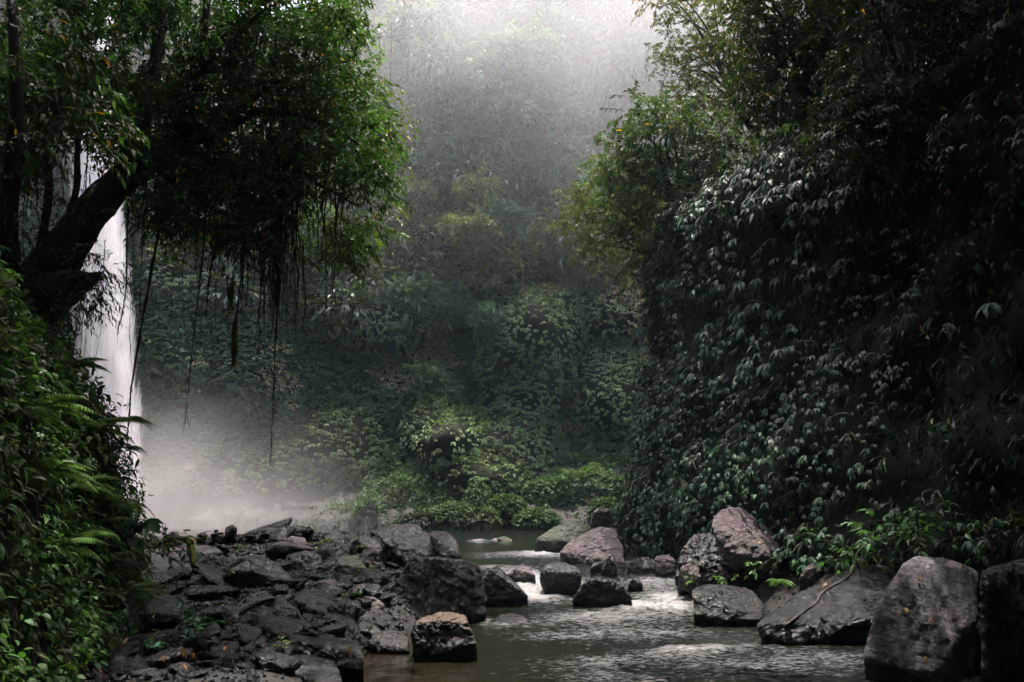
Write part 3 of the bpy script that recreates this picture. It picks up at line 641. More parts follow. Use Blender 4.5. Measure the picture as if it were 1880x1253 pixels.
# ------------------------------------------------------------------ plants on the back cliff (ground cover that nobody could count)
def blob(u, v, spots):
    s = np.zeros_like(u)
    for (px, py, rx, ry, a) in spots: s = s + a*np.exp(-(((u-px)/rx)**2 + ((v-py)/ry)**2))
    return s
BIG = [(670, 570, 90, 70, 1), (740, 610, 60, 40, 1), (600, 500, 80, 60, .8), (960, 680, 75, 120, 1.3), (1000, 580, 70, 50, 1), (1130, 600, 60, 60, 1), (1125, 740, 60, 90, 1.1), (810, 790, 55, 45, 1), (900, 830, 100, 60, 1.3), (850, 900, 90, 40, 1),
       (640, 800, 55, 40, 1), (560, 860, 70, 50, .8), (430, 880, 50, 40, .8), (700, 870, 50, 60, .8), (320, 530, 60, 60, .6), (480, 560, 50, 50, .6)]
BROWN = [(760, 420, 110, 70, 1.1), (830, 500, 90, 50, .8), (770, 620, 50, 50, .9), (760, 680, 70, 40, .8), (1080, 460, 90, 60, 1.0), (1160, 520, 60, 80, 1), (900, 390, 110, 60, .8), (1000, 430, 90, 60, .7), (1060, 760, 40, 60, .5), (980, 540, 60, 30, .5), (1080, 850, 50, 15, .9), (500, 700, 40, 40, .5), (1180, 600, 30, 90, .8)]
YEL = [(900, 480, 50, 40, .9), (860, 425, 50, 25, .8), (1170, 490, 40, 60, .7), (1180, 640, 25, 60, .7), (1100, 490, 40, 50, .5)]
def back_normals(X, Z):
    e = .25; y0 = back_y(X, Z); yx = back_y(X+e, Z); yz = back_y(X, Z+e)
    n = np.stack([(yx-y0)/e, -np.ones_like(X), (yz-y0)/e], -1)
    return y0, norm(n)
def cover_back(n, name, seed):
    bag = Bag()
    X = rng.uniform(-31, 16, n); Z = rng.uniform(.2, 1, n)
    Z = Z*0 + rng.uniform(0.2, 41, n); keep = Z < back_top(X); X, Z = X[keep], Z[keep]
    y, nr = back_normals(X, Z)
    u, v = project(np.stack([X, y, Z], -1)); k = (u > -60) & (u < 1330) & (v > -60) & (v < 1010)
    X, Z, y, nr, u, v = X[k], Z[k], y[k], nr[k], u[k], v[k]
    P = np.stack([X, y, Z], -1)
    cl = fbm(P*np.array([.45, .2, .45]), 61, 3); c2 = fbm(P*np.array([1.3, .2, 1.3]), 62, 2)
    big = blob(u, v, BIG) + .5*cl; br = blob(u, v, BROWN) + .5*c2 + .2*cl; ye = blob(u, v, YEL) + .3*c2
    hi = smoothstep(440, 300, v)
    kind = np.zeros(len(u), int)              # 0 small dark green
    kind[(br > .32)] = 2
    kind[(ye > .65)] = 3
    kind[(big > .5) & (big > br)] = 1
    kind[(hi > rng.random(len(u))) & (kind != 3)] = 4
    small = rng.random(len(u)) < .62          # thin out the big-leaved ones
    P = P + nr*rng.uniform(.02, .22, (len(u), 1))
    for kd, T, size, nl, base, tipdn in ((0, T_leaf(.8, .1, .2, 1), .24, 3, (.060, .100, .038), .5), (1, T_leaf(.75, .12, .25, 2), .25, 3, (.13, .185, .075), .55),
                                         (2, T_leaf(.5, .1, .2, 1), .27, 3, (.24, .20, .11), .8), (3, T_leaf(.6, .1, .2, 1), .27, 3, (.30, .26, .07), .4), (4, T_leaf(.34, .1, .3, 1), .68, 2, (.09, .12, .07), 1.3)):
        s = (kind == kd)
        if kd == 1: s = s & small
        if kd == 4: s = s & (rng.random(len(u)) < np.clip(.24 + 1.1*cl + .9*c2, .03, .8))
        Pk, nk = P[s], nr[s]; m = len(Pk)
        if not m: continue
        tone = 1 + .35*cl[s] + .35*c2[s]
        if kd in (2, 4): tipdn = np.where(rng.random((m, 1)) < .45, tipdn, .1)
        if kd == 1:
            hub = Pk + nk*rng.uniform(.08, .4, (m, 1)); sidev = norm(np.cross(nk, UP)); bigs = rng.uniform(.6, 1.25, m)
            for q in range(5):
                a = (q-2)/2; tip = norm(nk*(.8-.3*abs(a)) + sidev*a*.95 - UP*(.5+.15*abs(a)) + rnd(m, .15))
                bag.add(*inst(T_leaf(.46, .1, .3, 1), hub, frames(tip, UP + nk*.4 + rnd(m, .2)), .225*bigs, jit(np.clip(np.array(base)*tone[:, None], .01, .4), m, .22, .1)))
            continue
        for q in range(nl):
            a = (q - (nl-1)/2)*1.0
            sidev = norm(np.cross(nk, UP))
            tip = norm(nk*.75 + sidev*a*.9 - UP*tipdn + rnd(m, .22))
            nh = UP*.9 + nk*.6 + rnd(m, .22)
            bag.add(*inst(T, Pk + rnd(m, .03), frames(tip, nh), size*rng.uniform(.6, 1.25, m), jit(np.clip(np.array(base)*tone[:, None], .01, .4), m, .2, .1)))
    # leafy tufts standing off the upper wall
    nt_ = 620; X = rng.uniform(-16, 14, nt_); Z = rng.uniform(11, 40, nt_); k = (Z < back_top(X)) & (fbm(np.stack([X*.16, X*0, Z*.16], -1), 64, 2) > -.12); X, Z = X[k], Z[k]
    y = back_y(X, Z); nt_ = len(X); R1 = rng.uniform(.5, 1.9, nt_)
    C = np.stack([X, y-R1*.9, Z], -1); per = 60
    D = norm(rnd(nt_*per) + np.array([0, -.3, .35])); P0 = np.repeat(C, per, 0) + D*np.repeat(R1, per)[:, None]*rng.uniform(.5, 1, (nt_*per, 1))*np.array([1.25, .9, .7])
    cc = np.repeat(np.array([.15, .18, .12])*np.clip(rng.normal(1, .3, (nt_, 1)), .4, 1.8), per, 0)
    bag.add(*inst(T_leaf(.42, .1, .25, 1), P0, frames(D + rnd(len(P0), .3) - UP*.3, UP + rnd(len(P0), .3)), .6*rng.uniform(.6, 1.3, len(P0)), jit(cc, len(P0), .15, .08)))
    return bag
tag(link('ivy', cover_back(110000, 'ivy', 1).mesh('ivy', M_IVY)), kind='stuff', label='climbing plants and hanging ferns covering the misty back cliff', cat='climbing plants')

# ------------------------------------------------------------------ plants on the right cliff
def cover_right():
    bag = Bag()
    n = 24000
    s = rng.uniform(4, RCs[-1]-10, n); z = rng.uniform(.3, 26, n)**1.0
    P, nr = rc_pos(s, z)
    u, v = project(P); k = (P[:, 1] > 2) & (u > 1100) & (u < 1960) & (v > -80)
    k &= z < rc_top(P[:, 0], P[:, 1]) + .6 + 3.5*smoothstep(16, 9, P[:, 1])
    P, nr, u, v = P[k], nr[k], u[k], v[k]
    c = fbm(P*.8, 71, 3) + .9*fbm(P*.28, 73, 2) - .12
    rowz = vnoise(np.stack([P[:, 0]*0, P[:, 1]*.5, P[:, 2]*1.6], -1), 72)
    small = ((v > 690) & (u < 1560) & (v > 690 + (u-1250)*-.1)) | (c < -.35)
    keep = np.where(small, rng.random(len(u)) < .95, (c + .5*rowz > -.02 + .55*smoothstep(1400, 1750, u)) & (rng.random(len(u)) < .6))  # cover thins rightward; the fading light is put into leaf density
    for sm in (True, False):
        q = keep & (small == sm); Pk, nk = P[q], nr[q]; m = len(Pk)
        if sm: T, size, nl, base = T_leaf(.42, .1, .25, 2), .16, 4, (.016, .055, .022)
        else: T, size, nl, base = T_leaf(.34, .1, .3, 2), .255, 5, (.022, .062, .03)
        hub = Pk + nk*rng.uniform(.1, .5, (m, 1)); sidev = norm(np.cross(nk, UP)); big = rng.uniform(.5, 1.25, m)*(1+.25*fbm(Pk*.9, 77, 2))
        for i in range(nl):
            a = (i-(nl-1)/2)/((nl-1)/2)
            tip = norm(nk*(.8-.35*abs(a)) + sidev*a*.95 - UP*(.55+.15*abs(a)) + rnd(m, .12))
            bag.add(*inst(T, hub, frames(tip, UP + nk*.5 + rnd(m, .15)), size*big*rng.uniform(.8, 1.1, m), jit(base, m, .15, .08)))
        if sm: continue
        st = Pk; d = hub-Pk
        bag.add(*inst(STEM, st, frames(d, UP+rnd(m, .1)), np.stack([np.full(m, .012), np.linalg.norm(d, axis=1), np.full(m, .012)], -1), jit((.03, .04, .02), m)))
    n = 70000  # dark under-layer; shade behind the outer leaves is put into its colour
    s = rng.uniform(4, RCs[-1]-10, n); z = rng.uniform(.3, 26, n); P, nr = rc_pos(s, z)
    u, v = project(P); k = (P[:, 1] > 2) & (u > 1100) & (u < 1960) & (v > -80); k &= z < rc_top(P[:, 0], P[:, 1]) + 3; P, nr = P[k], nr[k]; n = len(P)
    bag.add(*inst(T_leaf(.45, .1, .25, 1), P+nr*rng.uniform(0, .12, (n, 1)), frames(nr*.5-UP*.8+rnd(n, .4), UP*.5+nr+rnd(n, .4)), .17*rng.uniform(.5, 1.3, n), jit((.012, .034, .015), n, .45)))
    # strap-leaved tufts and dead leaves among the creeper
    n = 700; s = rng.uniform(5, RCs[-1]-12, n); z = rng.uniform(.5, 12, n); P, nr = rc_pos(s, z)
    for q in range(8):
        L_ = rng.uniform(.2, .5, n)*(.55 + .45*smoothstep(8, 18, P[:, 1]))
        bag.add(*inst(T_leaf(.10, .03, .45, 2), P+nr*.15, frames(nr*.7+rnd(n, .45)-UP*.35, UP+nr*.4+rnd(n, .2)), L_, jit((.022, .052, .018), n, .3)))
    n = 1300; s = rng.uniform(5, RCs[-1]-12, n); z = rng.uniform(.5, 11, n); P, nr = rc_pos(s, z)
    bag.add(*inst(T_leaf(.4, .1, .3, 1), P+nr*rng.uniform(.05, .3, (n, 1)), frames(nr*.3-UP+rnd(n, .3), nr+rnd(n, .3)), .14*rng.uniform(.6, 1.3, n), jit((.12, .075, .03), n, .4)))
    # fine fringe of small paler leaves along the leading edge
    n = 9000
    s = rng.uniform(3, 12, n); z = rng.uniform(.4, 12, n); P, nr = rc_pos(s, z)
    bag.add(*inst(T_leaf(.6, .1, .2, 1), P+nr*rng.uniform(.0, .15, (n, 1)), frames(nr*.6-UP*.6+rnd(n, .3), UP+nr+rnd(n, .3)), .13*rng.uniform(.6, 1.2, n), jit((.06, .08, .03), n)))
    return bag
tag(link('creeper', cover_right().mesh('creeper', M_CREEP)), kind='stuff', label='large-leaved creeper hanging over the dark right cliff', cat='creeper')

# ------------------------------------------------------------------ shrubs and trees
def in_poly(px, py, poly):
    poly = np.asarray(poly, float); n = len(poly); ins = np.zeros(len(px), bool); j = n-1
    for i in range(n):
        xi, yi = poly[i]; xj, yj = poly[j]
        c = ((yi > py) != (yj > py)) & (px < (xj-xi)*(py-yi)/(yj-yi+1e-9)+xi); ins ^= c; j = i
    return ins
def poly_points(poly, n, edge=0):
    poly = np.asarray(poly, float); lo, hi = poly.min(0), poly.max(0); out = np.zeros((0, 2))
    while len(out) < n:
        q = rng.uniform(lo, hi, (n*2, 2)); out = np.vstack([out, q[in_poly(q[:, 0], q[:, 1], poly)]])
    return out[:n]
def limb(bag, a, b_, r0, r1, sag=.2, seed=0):
    a, b_ = np.asarray(a, float), np.asarray(b_, float); d = b_-a; l = np.linalg.norm(d)
    m1_ = a + d*.35 + UP*sag*l*.5 + rnd(1, .06*l)[0]; m2_ = a + d*.7 + UP*sag*l*.45 + rnd(1, .06*l)[0]
    p = smooth_path([a, m1_, m2_, b_], 9); V, F = tube(p, np.linspace(r0, r1, 9), 5, .2, seed)
    bag.add(V, F, np.full((len(V), 3), .04))
def tree_from_poly(name, label, cat, poly, Y, dY, nclump, base, col, leaf=.15, rc=.45, nspray=7, nl=10, L=.5, colf=None, group=None, droop=.4, yellow=.004, r0=.14, w=.4, nlimb=14, mat=None, lod=1, up=.25):
    root = empty(name, base, label, cat, group)
    q = poly_points(poly, nclump); Yc = Y + rng.uniform(-dY, dY, nclump)
    C = at(q[:, 0], q[:, 1], Yc)
    bag = Bag()
    P0 = np.repeat(C, nspray, 0) + rnd(nclump*nspray, rc*.45)
    D = norm(P0 - np.repeat(C, nspray, 0) + UP*up*rc + rnd(len(P0), rc*.35))
    cb = np.ones((len(P0), 3))*np.asarray(col)
    cb *= np.repeat(np.clip(rng.normal(1, .22, nclump), .5, 1.6), nspray)[:, None]
    if colf is not None: cb = colf(np.repeat(q, nspray, 0), cb)
    sprays(bag, P0, D, L*rng.uniform(.5, 1.2, len(P0)), nl, leaf, cb, droop, w, stem=.012, lod=lod, yellow=yellow)
    link('crown', bag.mesh('crown', mat or M_LEAF, base), root)
    tb = Bag(); top = C.mean(0); base = np.asarray(base, float)
    p = smooth_path([base, base*.6+top*.4+rnd(1, .3)[0], top], 12); V, F = tube(p, np.linspace(r0, r0*.5, 12), 8, .2)
    tb.add(V, F, np.full((len(V), 3), .04))
    for i in rng.choice(nclump, min(nlimb, nclump), replace=False): limb(tb, p[int(rng.integers(4, 11))], C[i], r0*.4, .012, .15, int(i))
    link('trunk', tb.mesh('trunk', M_BARK, base*1.0, True), root)
    return root
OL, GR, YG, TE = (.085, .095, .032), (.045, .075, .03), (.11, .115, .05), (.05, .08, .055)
def cliff_base(px, py, Y):
    return at(px, py, Y)
G = 'trees growing out of the right cliff'
tree_from_poly('tree', 'olive tree with a pale rounded crown reaching furthest left from the right cliff', 'tree', [(1022, 385), (1060, 345), (1100, 300), (1150, 300), (1200, 340), (1230, 420), (1225, 480), (1150, 500), (1100, 470), (1060, 440)], 27, 1.6, 130, cliff_base(1240, 520, 26.5), OL, .15, .5, 7, 11, .5, group=G)
tree_from_poly('tree', 'broad dark green tree bulging over the top of the creeper wall', 'tree', [(1120, 270), (1125, 250), (1150, 190), (1185, 178), (1230, 190), (1300, 210), (1360, 250), (1420, 310), (1440, 380), (1400, 440), (1330, 480), (1250, 470), (1190, 430), (1130, 380), (1100, 330)], 23.5, 1.8, 300, cliff_base(1290, 500, 23.0), GR, .17, .5, 7, 11, .5, group=G, r0=.18, nlimb=26)
tree_from_poly('tree', 'yellow-green tree in hazy light at the upper left edge of the right cliff', 'tree', [(1195, -60), (1380, -60), (1400, 60), (1390, 200), (1350, 290), (1285, 270), (1235, 200), (1215, 140), (1200, 80)], 26, 1.5, 180, cliff_base(1400, 260, 26), (.12, .11, .04), .15, .5, 7, 11, .5, group=G, nlimb=18)
tree_from_poly('tree', 'green tree with drooping sprays high on the right cliff, right of the yellow-green tree', 'tree', [(1345, -60), (1560, -60), (1560, 60), (1520, 160), (1470, 220), (1400, 250), (1360, 190), (1345, 90)], 19, 1.4, 190, cliff_base(1560, 260, 19), (.042, .065, .02), .16, .45, 7, 11, .5, group=G, nlimb=18)
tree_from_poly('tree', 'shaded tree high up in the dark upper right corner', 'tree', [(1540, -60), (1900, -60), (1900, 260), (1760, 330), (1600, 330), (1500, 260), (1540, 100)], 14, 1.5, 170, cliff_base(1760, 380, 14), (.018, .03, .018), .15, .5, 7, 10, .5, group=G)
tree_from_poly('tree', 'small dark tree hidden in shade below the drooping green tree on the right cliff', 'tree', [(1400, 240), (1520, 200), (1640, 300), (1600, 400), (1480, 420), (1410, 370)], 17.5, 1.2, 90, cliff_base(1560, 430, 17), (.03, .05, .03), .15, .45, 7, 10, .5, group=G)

# tall tree added above the camera, outside the frame, to shade the right side
root = empty('tree', (9.5, -3, 9), 'unseen tall tree added above the viewer on the right cliff to cast shade', 'tree')
bag = Bag(); m = 15000
Cc = np.stack([rng.uniform(5.5, 17, m), rng.uniform(-8, 21, m), rng.uniform(10.5, 21, m)], -1)
u, v = project(Cc); ok = (Cc[:, 1] < 1) | (v < -60); ok &= (Cc[:, 2]-2 > Cc[:, 1]*.80 + 1.2); Cc = Cc[ok]; m = len(Cc)
sprays(bag, Cc, norm(rnd(m)), rng.uniform(.6, 1.2, m), 12, .3, np.array([.03, .06, .02]), .3, .5, .015, .9, 1)
link('crown', bag.mesh('crown', M_LEAF, (9.5, -3, 9)), root)
tb_ = Bag()
for i in range(16): limb(tb_, (11.5, -3, 9), Cc[i*50 % m], .2, .03, .1, i)
link('trunk', tb_.mesh('trunk', M_BARK, (9.5, -3, 9), True), root)
# shrubs on the back cliff
SH = [(905, 490, 52, 40, 39, YG, 'large yellow-green umbrella-shaped shrub in the middle of the back cliff'),
      (862, 428, 46, 24, 40, YG, 'flat pale shrub just above the large yellow-green shrub'),
      (935, 405, 40, 26, 41, TE, 'grey-green shrub at mid height of the back cliff, right of the flat pale shrub'),
      (1000, 440, 46, 30, 41, OL, 'olive shrub left of the cliff tree, above the reddish bare patch'),
      (940, 222, 62, 38, 45, TE, 'wide hazy shrub with pale spreading leaves in the mist'),
      (870, 262, 38, 26, 45, TE, 'small hazy shrub under the wide hazy shrub, to its left'),
      (780, 80, 80, 60, 46, TE, 'feathery tree-like shrub at the upper left of the misty cliff'),
      (955, 95, 70, 50, 47, TE, 'feathery shrub near the brightest mist at the top'),
      (720, 150, 46, 60, 44, TE, 'tall hazy shrub beside the left tree crown'),
      (850, 160, 50, 34, 46, TE, 'misty shrub between the two feathery shrubs'),
      (800, 300, 44, 30, 43, TE, 'grey shrub in the lower mist near the left tree'),
      (880, 350, 40, 22, 42, OL, 'low pale-topped shrub below the mist'),
      (1040, 330, 44, 40, 43, TE, 'hazy shrub left of the olive cliff tree'),
      (990, 290, 40, 34, 44, TE, 'faint shrub in the thick mist right of centre'),
      (760, 360, 40, 26, 41, OL, 'dull green shrub level with the tip of the left tree crown'),
      (560, 420, 60, 40, 39, (.06, .11, .03), 'bright green shrub glimpsed through the hanging vines'),
      (400, 410, 60, 34, 38, (.06, .11, .03), 'bright green shrub behind the trunk of the left tree'),
      (895, 590, 18, 26, 38, TE, 'small upright shrub with pale leaf rosettes at the centre of the cliff'),
      (760, 545, 46, 30, 39, GR, 'dark shrub above the ivy cushion left of centre'),
      (1110, 480, 50, 34, 40, OL, 'ragged olive shrub below the cliff tree on the left'),
      (790, 700, 34, 30, 38, GR, 'scrubby shrub over the rounded ivy cushion'),
      (830, 560, 40, 26, 39, (.04, .07, .05), 'dark green shrub beneath the large yellow-green shrub')]
for (px, py, rx, ry, Y, col, lab) in SH:
    X0, _, Z0 = at(px, py, Y); y0 = float(back_y(X0, Z0)) ; c = np.array([X0, y0-.5, Z0])
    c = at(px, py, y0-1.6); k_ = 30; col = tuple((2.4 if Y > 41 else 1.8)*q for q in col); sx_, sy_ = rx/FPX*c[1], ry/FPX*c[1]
    root = empty('shrub', c + np.array([0, 1.5, -sy_*.6]), lab, 'shrub', 'shrubs clinging to the back cliff')
    org = c + np.array([0, 1.5, -sy_*.6])
    th = rng.uniform(0, 2*np.pi, k_); rr_ = np.sqrt(rng.random(k_))
    C = c + np.stack([np.cos(th)*rr_*sx_, -rng.uniform(0, .8, k_), np.sin(th)*rr_*sy_], -1)
    P0 = np.repeat(C, 9, 0) + rnd(k_*9, .16); D = norm(rnd(len(P0)) + np.array([0, -.4, .35]))
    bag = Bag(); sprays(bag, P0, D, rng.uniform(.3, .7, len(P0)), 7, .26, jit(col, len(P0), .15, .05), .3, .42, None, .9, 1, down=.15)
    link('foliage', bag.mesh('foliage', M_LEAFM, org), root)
    tb = Bag()
    for i in range(6): limb(tb, org, C[i], .05, .012, .1, i)
    link('stem', tb.mesh('stem', M_BARK, org, True), root)

# ------------------------------------------------------------------ green bank at the foot of the back cliff
bag = Bag(); n = 60000
X = rng.uniform(-9, 9, n); Y = rng.uniform(33.5, 43, n); Z = ground_z(X, Y)
k = (Z > water_z(Y) + .1) & (Y < back_y(X, Z) + .3); X, Y, Z = X[k], Y[k], Z[k]
P = np.stack([X, Y, Z], -1)
hum = np.maximum(fbm(P*np.array([.8, .8, 0]), 81, 3), -.1)*1.9
P[:, 2] += hum + rng.uniform(-.1, .12, len(P)); m = len(P)
c = np.array([.055, .10, .03])*(1 + .5*fbm(P*.6, 82, 3)[:, None]); 
bag.add(*inst(T_leaf(.6, .1, .2, 1), P, frames(rnd(m)+np.array([0, -.7, -.2]), UP+rnd(m, .4)+np.array([0, -.3, 0])), .17*rng.uniform(.6, 1.3, m), jit(c, m, .2, .12)))
tag(link('ground_cover', bag.mesh('ground_cover', M_LEAFM)), kind='stuff', label='low bright green growth on the bank at the foot of the back cliff', cat='ground cover')
# ground under the humps
for i, (px, py, rx, col, lab) in enumerate([(830, 952, 46, (0.085, 0.180, 0.036), 'round shrub at the water edge, leftmost on the green bank'), (905, 900, 44, (0.093, 0.190, 0.036), 'domed shrub on the crest of the green bank, left of middle'),
        (930, 932, 36, (0.076, 0.190, 0.036), 'round dark green shrub low on the green bank'), (1010, 905, 50, (0.085, 0.209, 0.042), 'wide shrub in the middle of the green bank'), (985, 960, 40, (0.076, 0.171, 0.036), 'low shrub above the mossy boulder on the green bank'),
        (1080, 895, 56, (0.102, 0.228, 0.042), 'bright green shrub against the right cliff on the green bank'), (1120, 940, 40, (0.076, 0.171, 0.036), 'shrub behind the tall brown rock'), (880, 958, 40, (0.085, 0.171, 0.042), 'mound-shaped shrub at the far waterline'),
        (770, 965, 40, (.05, .08, .04), 'pale shrub half lost in the spray beside the far water'), (1150, 900, 34, (0.085, 0.190, 0.036), 'shrub tucked in the corner where the green bank meets the right cliff')]):
    ray = at(px, py + rx*.25, np.linspace(33.5, 41.5, 160)); hit_ = np.nonzero(ray[:, 2] < ground_z(ray[:, 0], ray[:, 1]))[0]
    g = ray[hit_[0]] if len(hit_) else ray[-20]; c = at(px, py, g[1]-.3); R0 = rx/FPX*g[1]
    org = c - np.array([0, 0, R0*.7])
    root = empty('shrub', org, lab, 'shrub', 'shrubs of the green bank'); nn2 = 700
    D = norm(rnd(nn2)*np.array([1, 1, .8]) + UP*.35); P0 = c + D*np.array([R0, R0*.8, R0*.62])*(1 + .18*fbm(D*2.5 + i*5, 83, 2))[:, None]*rng.uniform(.8, 1, (nn2, 1)) - D*.12
    bag = Bag(); sprays(bag, P0, D, np.full(nn2, .2), 6, .13, np.array(col)*np.array([.5, .42, .5]), .2, .6, None, .9, 1)
    link('foliage', bag.mesh('foliage', M_LEAFM, org), root)
    tb = Bag()
    for q in range(5): limb(tb, org, P0[q], .05, .015, .1, q)
    link('stem', tb.mesh('stem', M_BARK, org, True), root)

# ------------------------------------------------------------------ left mound: leaf cover, ferns, broad-leaved plants
bag = Bag(); n = 30000
X = rng.uniform(-13, -3.6, n); Y = rng.uniform(4.5, 15, n); d = mound_edge(Y) - X; k = (d > -.15) & (d < 6); X, Y = X[k], Y[k]
# heavier on the steep side
Z = ground_z(X, Y); e = .08
nx = -(ground_z(X+e, Y)-Z)/e; ny = -(ground_z(X, Y+e)-Z)/e
nr = norm(np.stack([nx, ny, np.ones_like(nx)], -1))
P = np.stack([X, Y, Z], -1)
steep = 1/np.maximum(nr[:, 2], .15); rep = rng.random(len(X)) < .25*steep
P, nr = P[rep], nr[rep]
m = len(P); P = P + nr*rng.uniform(0, .22, (m, 1))
c = np.array([.042, .10, .026])*(1 + .45*fbm(P*1.1, 91, 3)[:, None])
nlm = 3
patch = fbm(P*.9, 95, 2) > .05
for q in range(nlm):
    tip = norm(nr*.75 + rnd(m, .5) - UP*.65)
    cc = jit(c, m, .2, .1); yy = rng.random(m) < .0012; cc[yy] = (.4, .2, .03)
    Bq = frames(tip, UP+nr*.5+rnd(m, .3)); sz_ = rng.uniform(.5, 1.25, m)
    for T_, pk, sc_ in ((T_leaf(.34, .12, .3, 2), ~patch, .155), (T_leaf(.62, .1, .25, 2), patch, .095)):
        for rep_ in range(1 if sc_ > .1 else 2):
            bag.add(*inst(T_, (P + rnd(m, .05 + .04*rep_))[pk], Bq[pk], (sc_*sz_)[pk], cc[pk]))
# creepers with small leaves at the foot
n = 5000; X = rng.uniform(-5.2, -4.1, n); Y = rng.uniform(8.5, 12.8, n); Z = ground_z(X, Y); P = np.stack([X, Y, Z+rng.uniform(0, .15, n)], -1)
k = Z > .75; P = P[k]; m = len(P)
bag.add(*inst(T_leaf(.6, .1, .2, 1), P, frames(rnd(m)+np.array([.6, -.3, -.5]), UP+rnd(m, .4)), .08*rng.uniform(.6, 1.2, m), jit((.09, .12, .03), m)))
tag(link('undergrowth', bag.mesh('undergrowth', M_LEAF)), kind='stuff', label='drooping leafy undergrowth covering the mound on the left', cat='undergrowth')

def frond_mesh(seed, L=.8, npin=20):
    r = np.random.default_rng(seed); bag = Bag()
    t = np.linspace(.1, 1, npin); arc = np.stack([t*0, L*t*(1-.18*t), L*(.28*t-.62*t*t)], -1)
    T = norm(np.gradient(arc, axis=0)); sd = np.array([1., 0, 0]); nrm = np.cross(sd, T)
    ln = L*.23*np.sin(np.pi*np.clip(t*.86+.12, 0, 1))**.8
    for s_ in (-1, 1):
        tip = T*.35 + sd*s_ - UP*.18; 
        bag.add(*inst(T_leaf(.2, .06, .2, 1), arc, frames(tip, nrm + r.normal(0, .08, (npin, 3))), ln, np.ones((npin, 3))*np.array([.10, .20, .05])))
    V, F = tube(arc, np.linspace(.005, .002, npin), 4); bag.add(V, F, np.full((len(V), 3), .05))
    return bag.mesh('frond', M_LEAFM)
FR = [frond_mesh(i, .75) for i in range(3)]
def fern(loc, s, label, group, tilt=(0, 0), nf=8, face=None):
    root = empty('fern', loc, label, 'fern', group)
    for i in range(nf):
        o = link('frond', FR[i % 3], root); o.scale = (s*rng.uniform(.75, 1.15),)*3
        a = (i/nf*6.28 + rng.uniform(-.3, .3)) if face is None else face + rng.uniform(-1.3, 1.3)
        o.rotation_euler = (tilt[0]+rng.uniform(-.1, .5), tilt[1], a)
    return root
FS = [(228, 775, 11, .6, 'large pale fern arching out against the waterfall at the edge of the left mound'), (225, 825, 10.8, .5, 'fern just below the large pale fern'), (170, 790, 9.6, .8, 'fern in the middle of the lit slope of the left mound'),
      (120, 900, 8.6, .9, 'fern hanging on the shaded lower mound'), (60, 870, 8.2, .9, 'fern at the far left border, lower mound'), (200, 930, 9.6, .8, 'fern above the broad veined leaves'), (150, 980, 8.8, .8, 'drooping fern in deep shade at mid mound'),
      (95, 1010, 8.2, .8, 'lowest fern but one on the shaded mound'), (230, 1090, 9.3, .55, 'small fern hanging near the foot of the left mound'), (120, 680, 10.5, .8, 'fern below the overhanging root mass'), (40, 760, 9, .9, 'fern near the left border at mid height'), (265, 1005, 10.8, .4, 'small fern at the right foot of the mound')]
for px, py, Y, s, lab in FS:
    P0 = at(px, py, Y); 
    ray = at(px, py, np.linspace(5, 15, 240)); hh = np.nonzero(ray[:, 2] < ground_z(ray[:, 0], ray[:, 1]) + .05)[0]
    P0 = ray[max(hh[0]-3, 0)] if len(hh) else P0
    fern(P0, s, lab, 'ferns on the left mound', (.15, 0), 7, face=-1.9)
for px, py, Y, s, lab in [(1430, 1066, 13.2, .42, 'bright green fern growing between the broken boulder and the small upright stone')]:
    fern(at(px, py, Y), s, lab, 'ferns on the right bank', (0, 0), 9)

def leafy(name, label, cat, loc, n, spread, leaf, col, group=None, w=.45, h=.35, yellow=0, mat=None, nl=7, L=.45):
    loc = np.asarray(loc, float); root = empty(name, loc, label, cat, group); bag = Bag()
    P0 = loc + rnd(n, 1)*np.array([spread*.15, spread*.15, .03]) + UP*.02; D = norm(rnd(n, .6) + UP*1.0 + rnd(n, spread))
    sprays(bag, P0, D, L*rng.uniform(.6, 1.2, n), nl, leaf, np.array(col), .45, w, None, 1.0, 2, yellow)
    link('foliage', bag.mesh('foliage', mat or M_LEAF, loc), root)
    tb = Bag()
    for i in range(n):
        pp = np.stack([P0[i] + D[i]*L*t_ - UP*.45*L*t_*t_ for t_ in np.linspace(0, 1, 5)]); V, F = tube(pp, np.linspace(.008, .004, 5), 4); tb.add(V, F, np.full((len(V), 3), .03))
    link('stem', tb.mesh('stem', M_ROOT, loc, True), root)
    return root
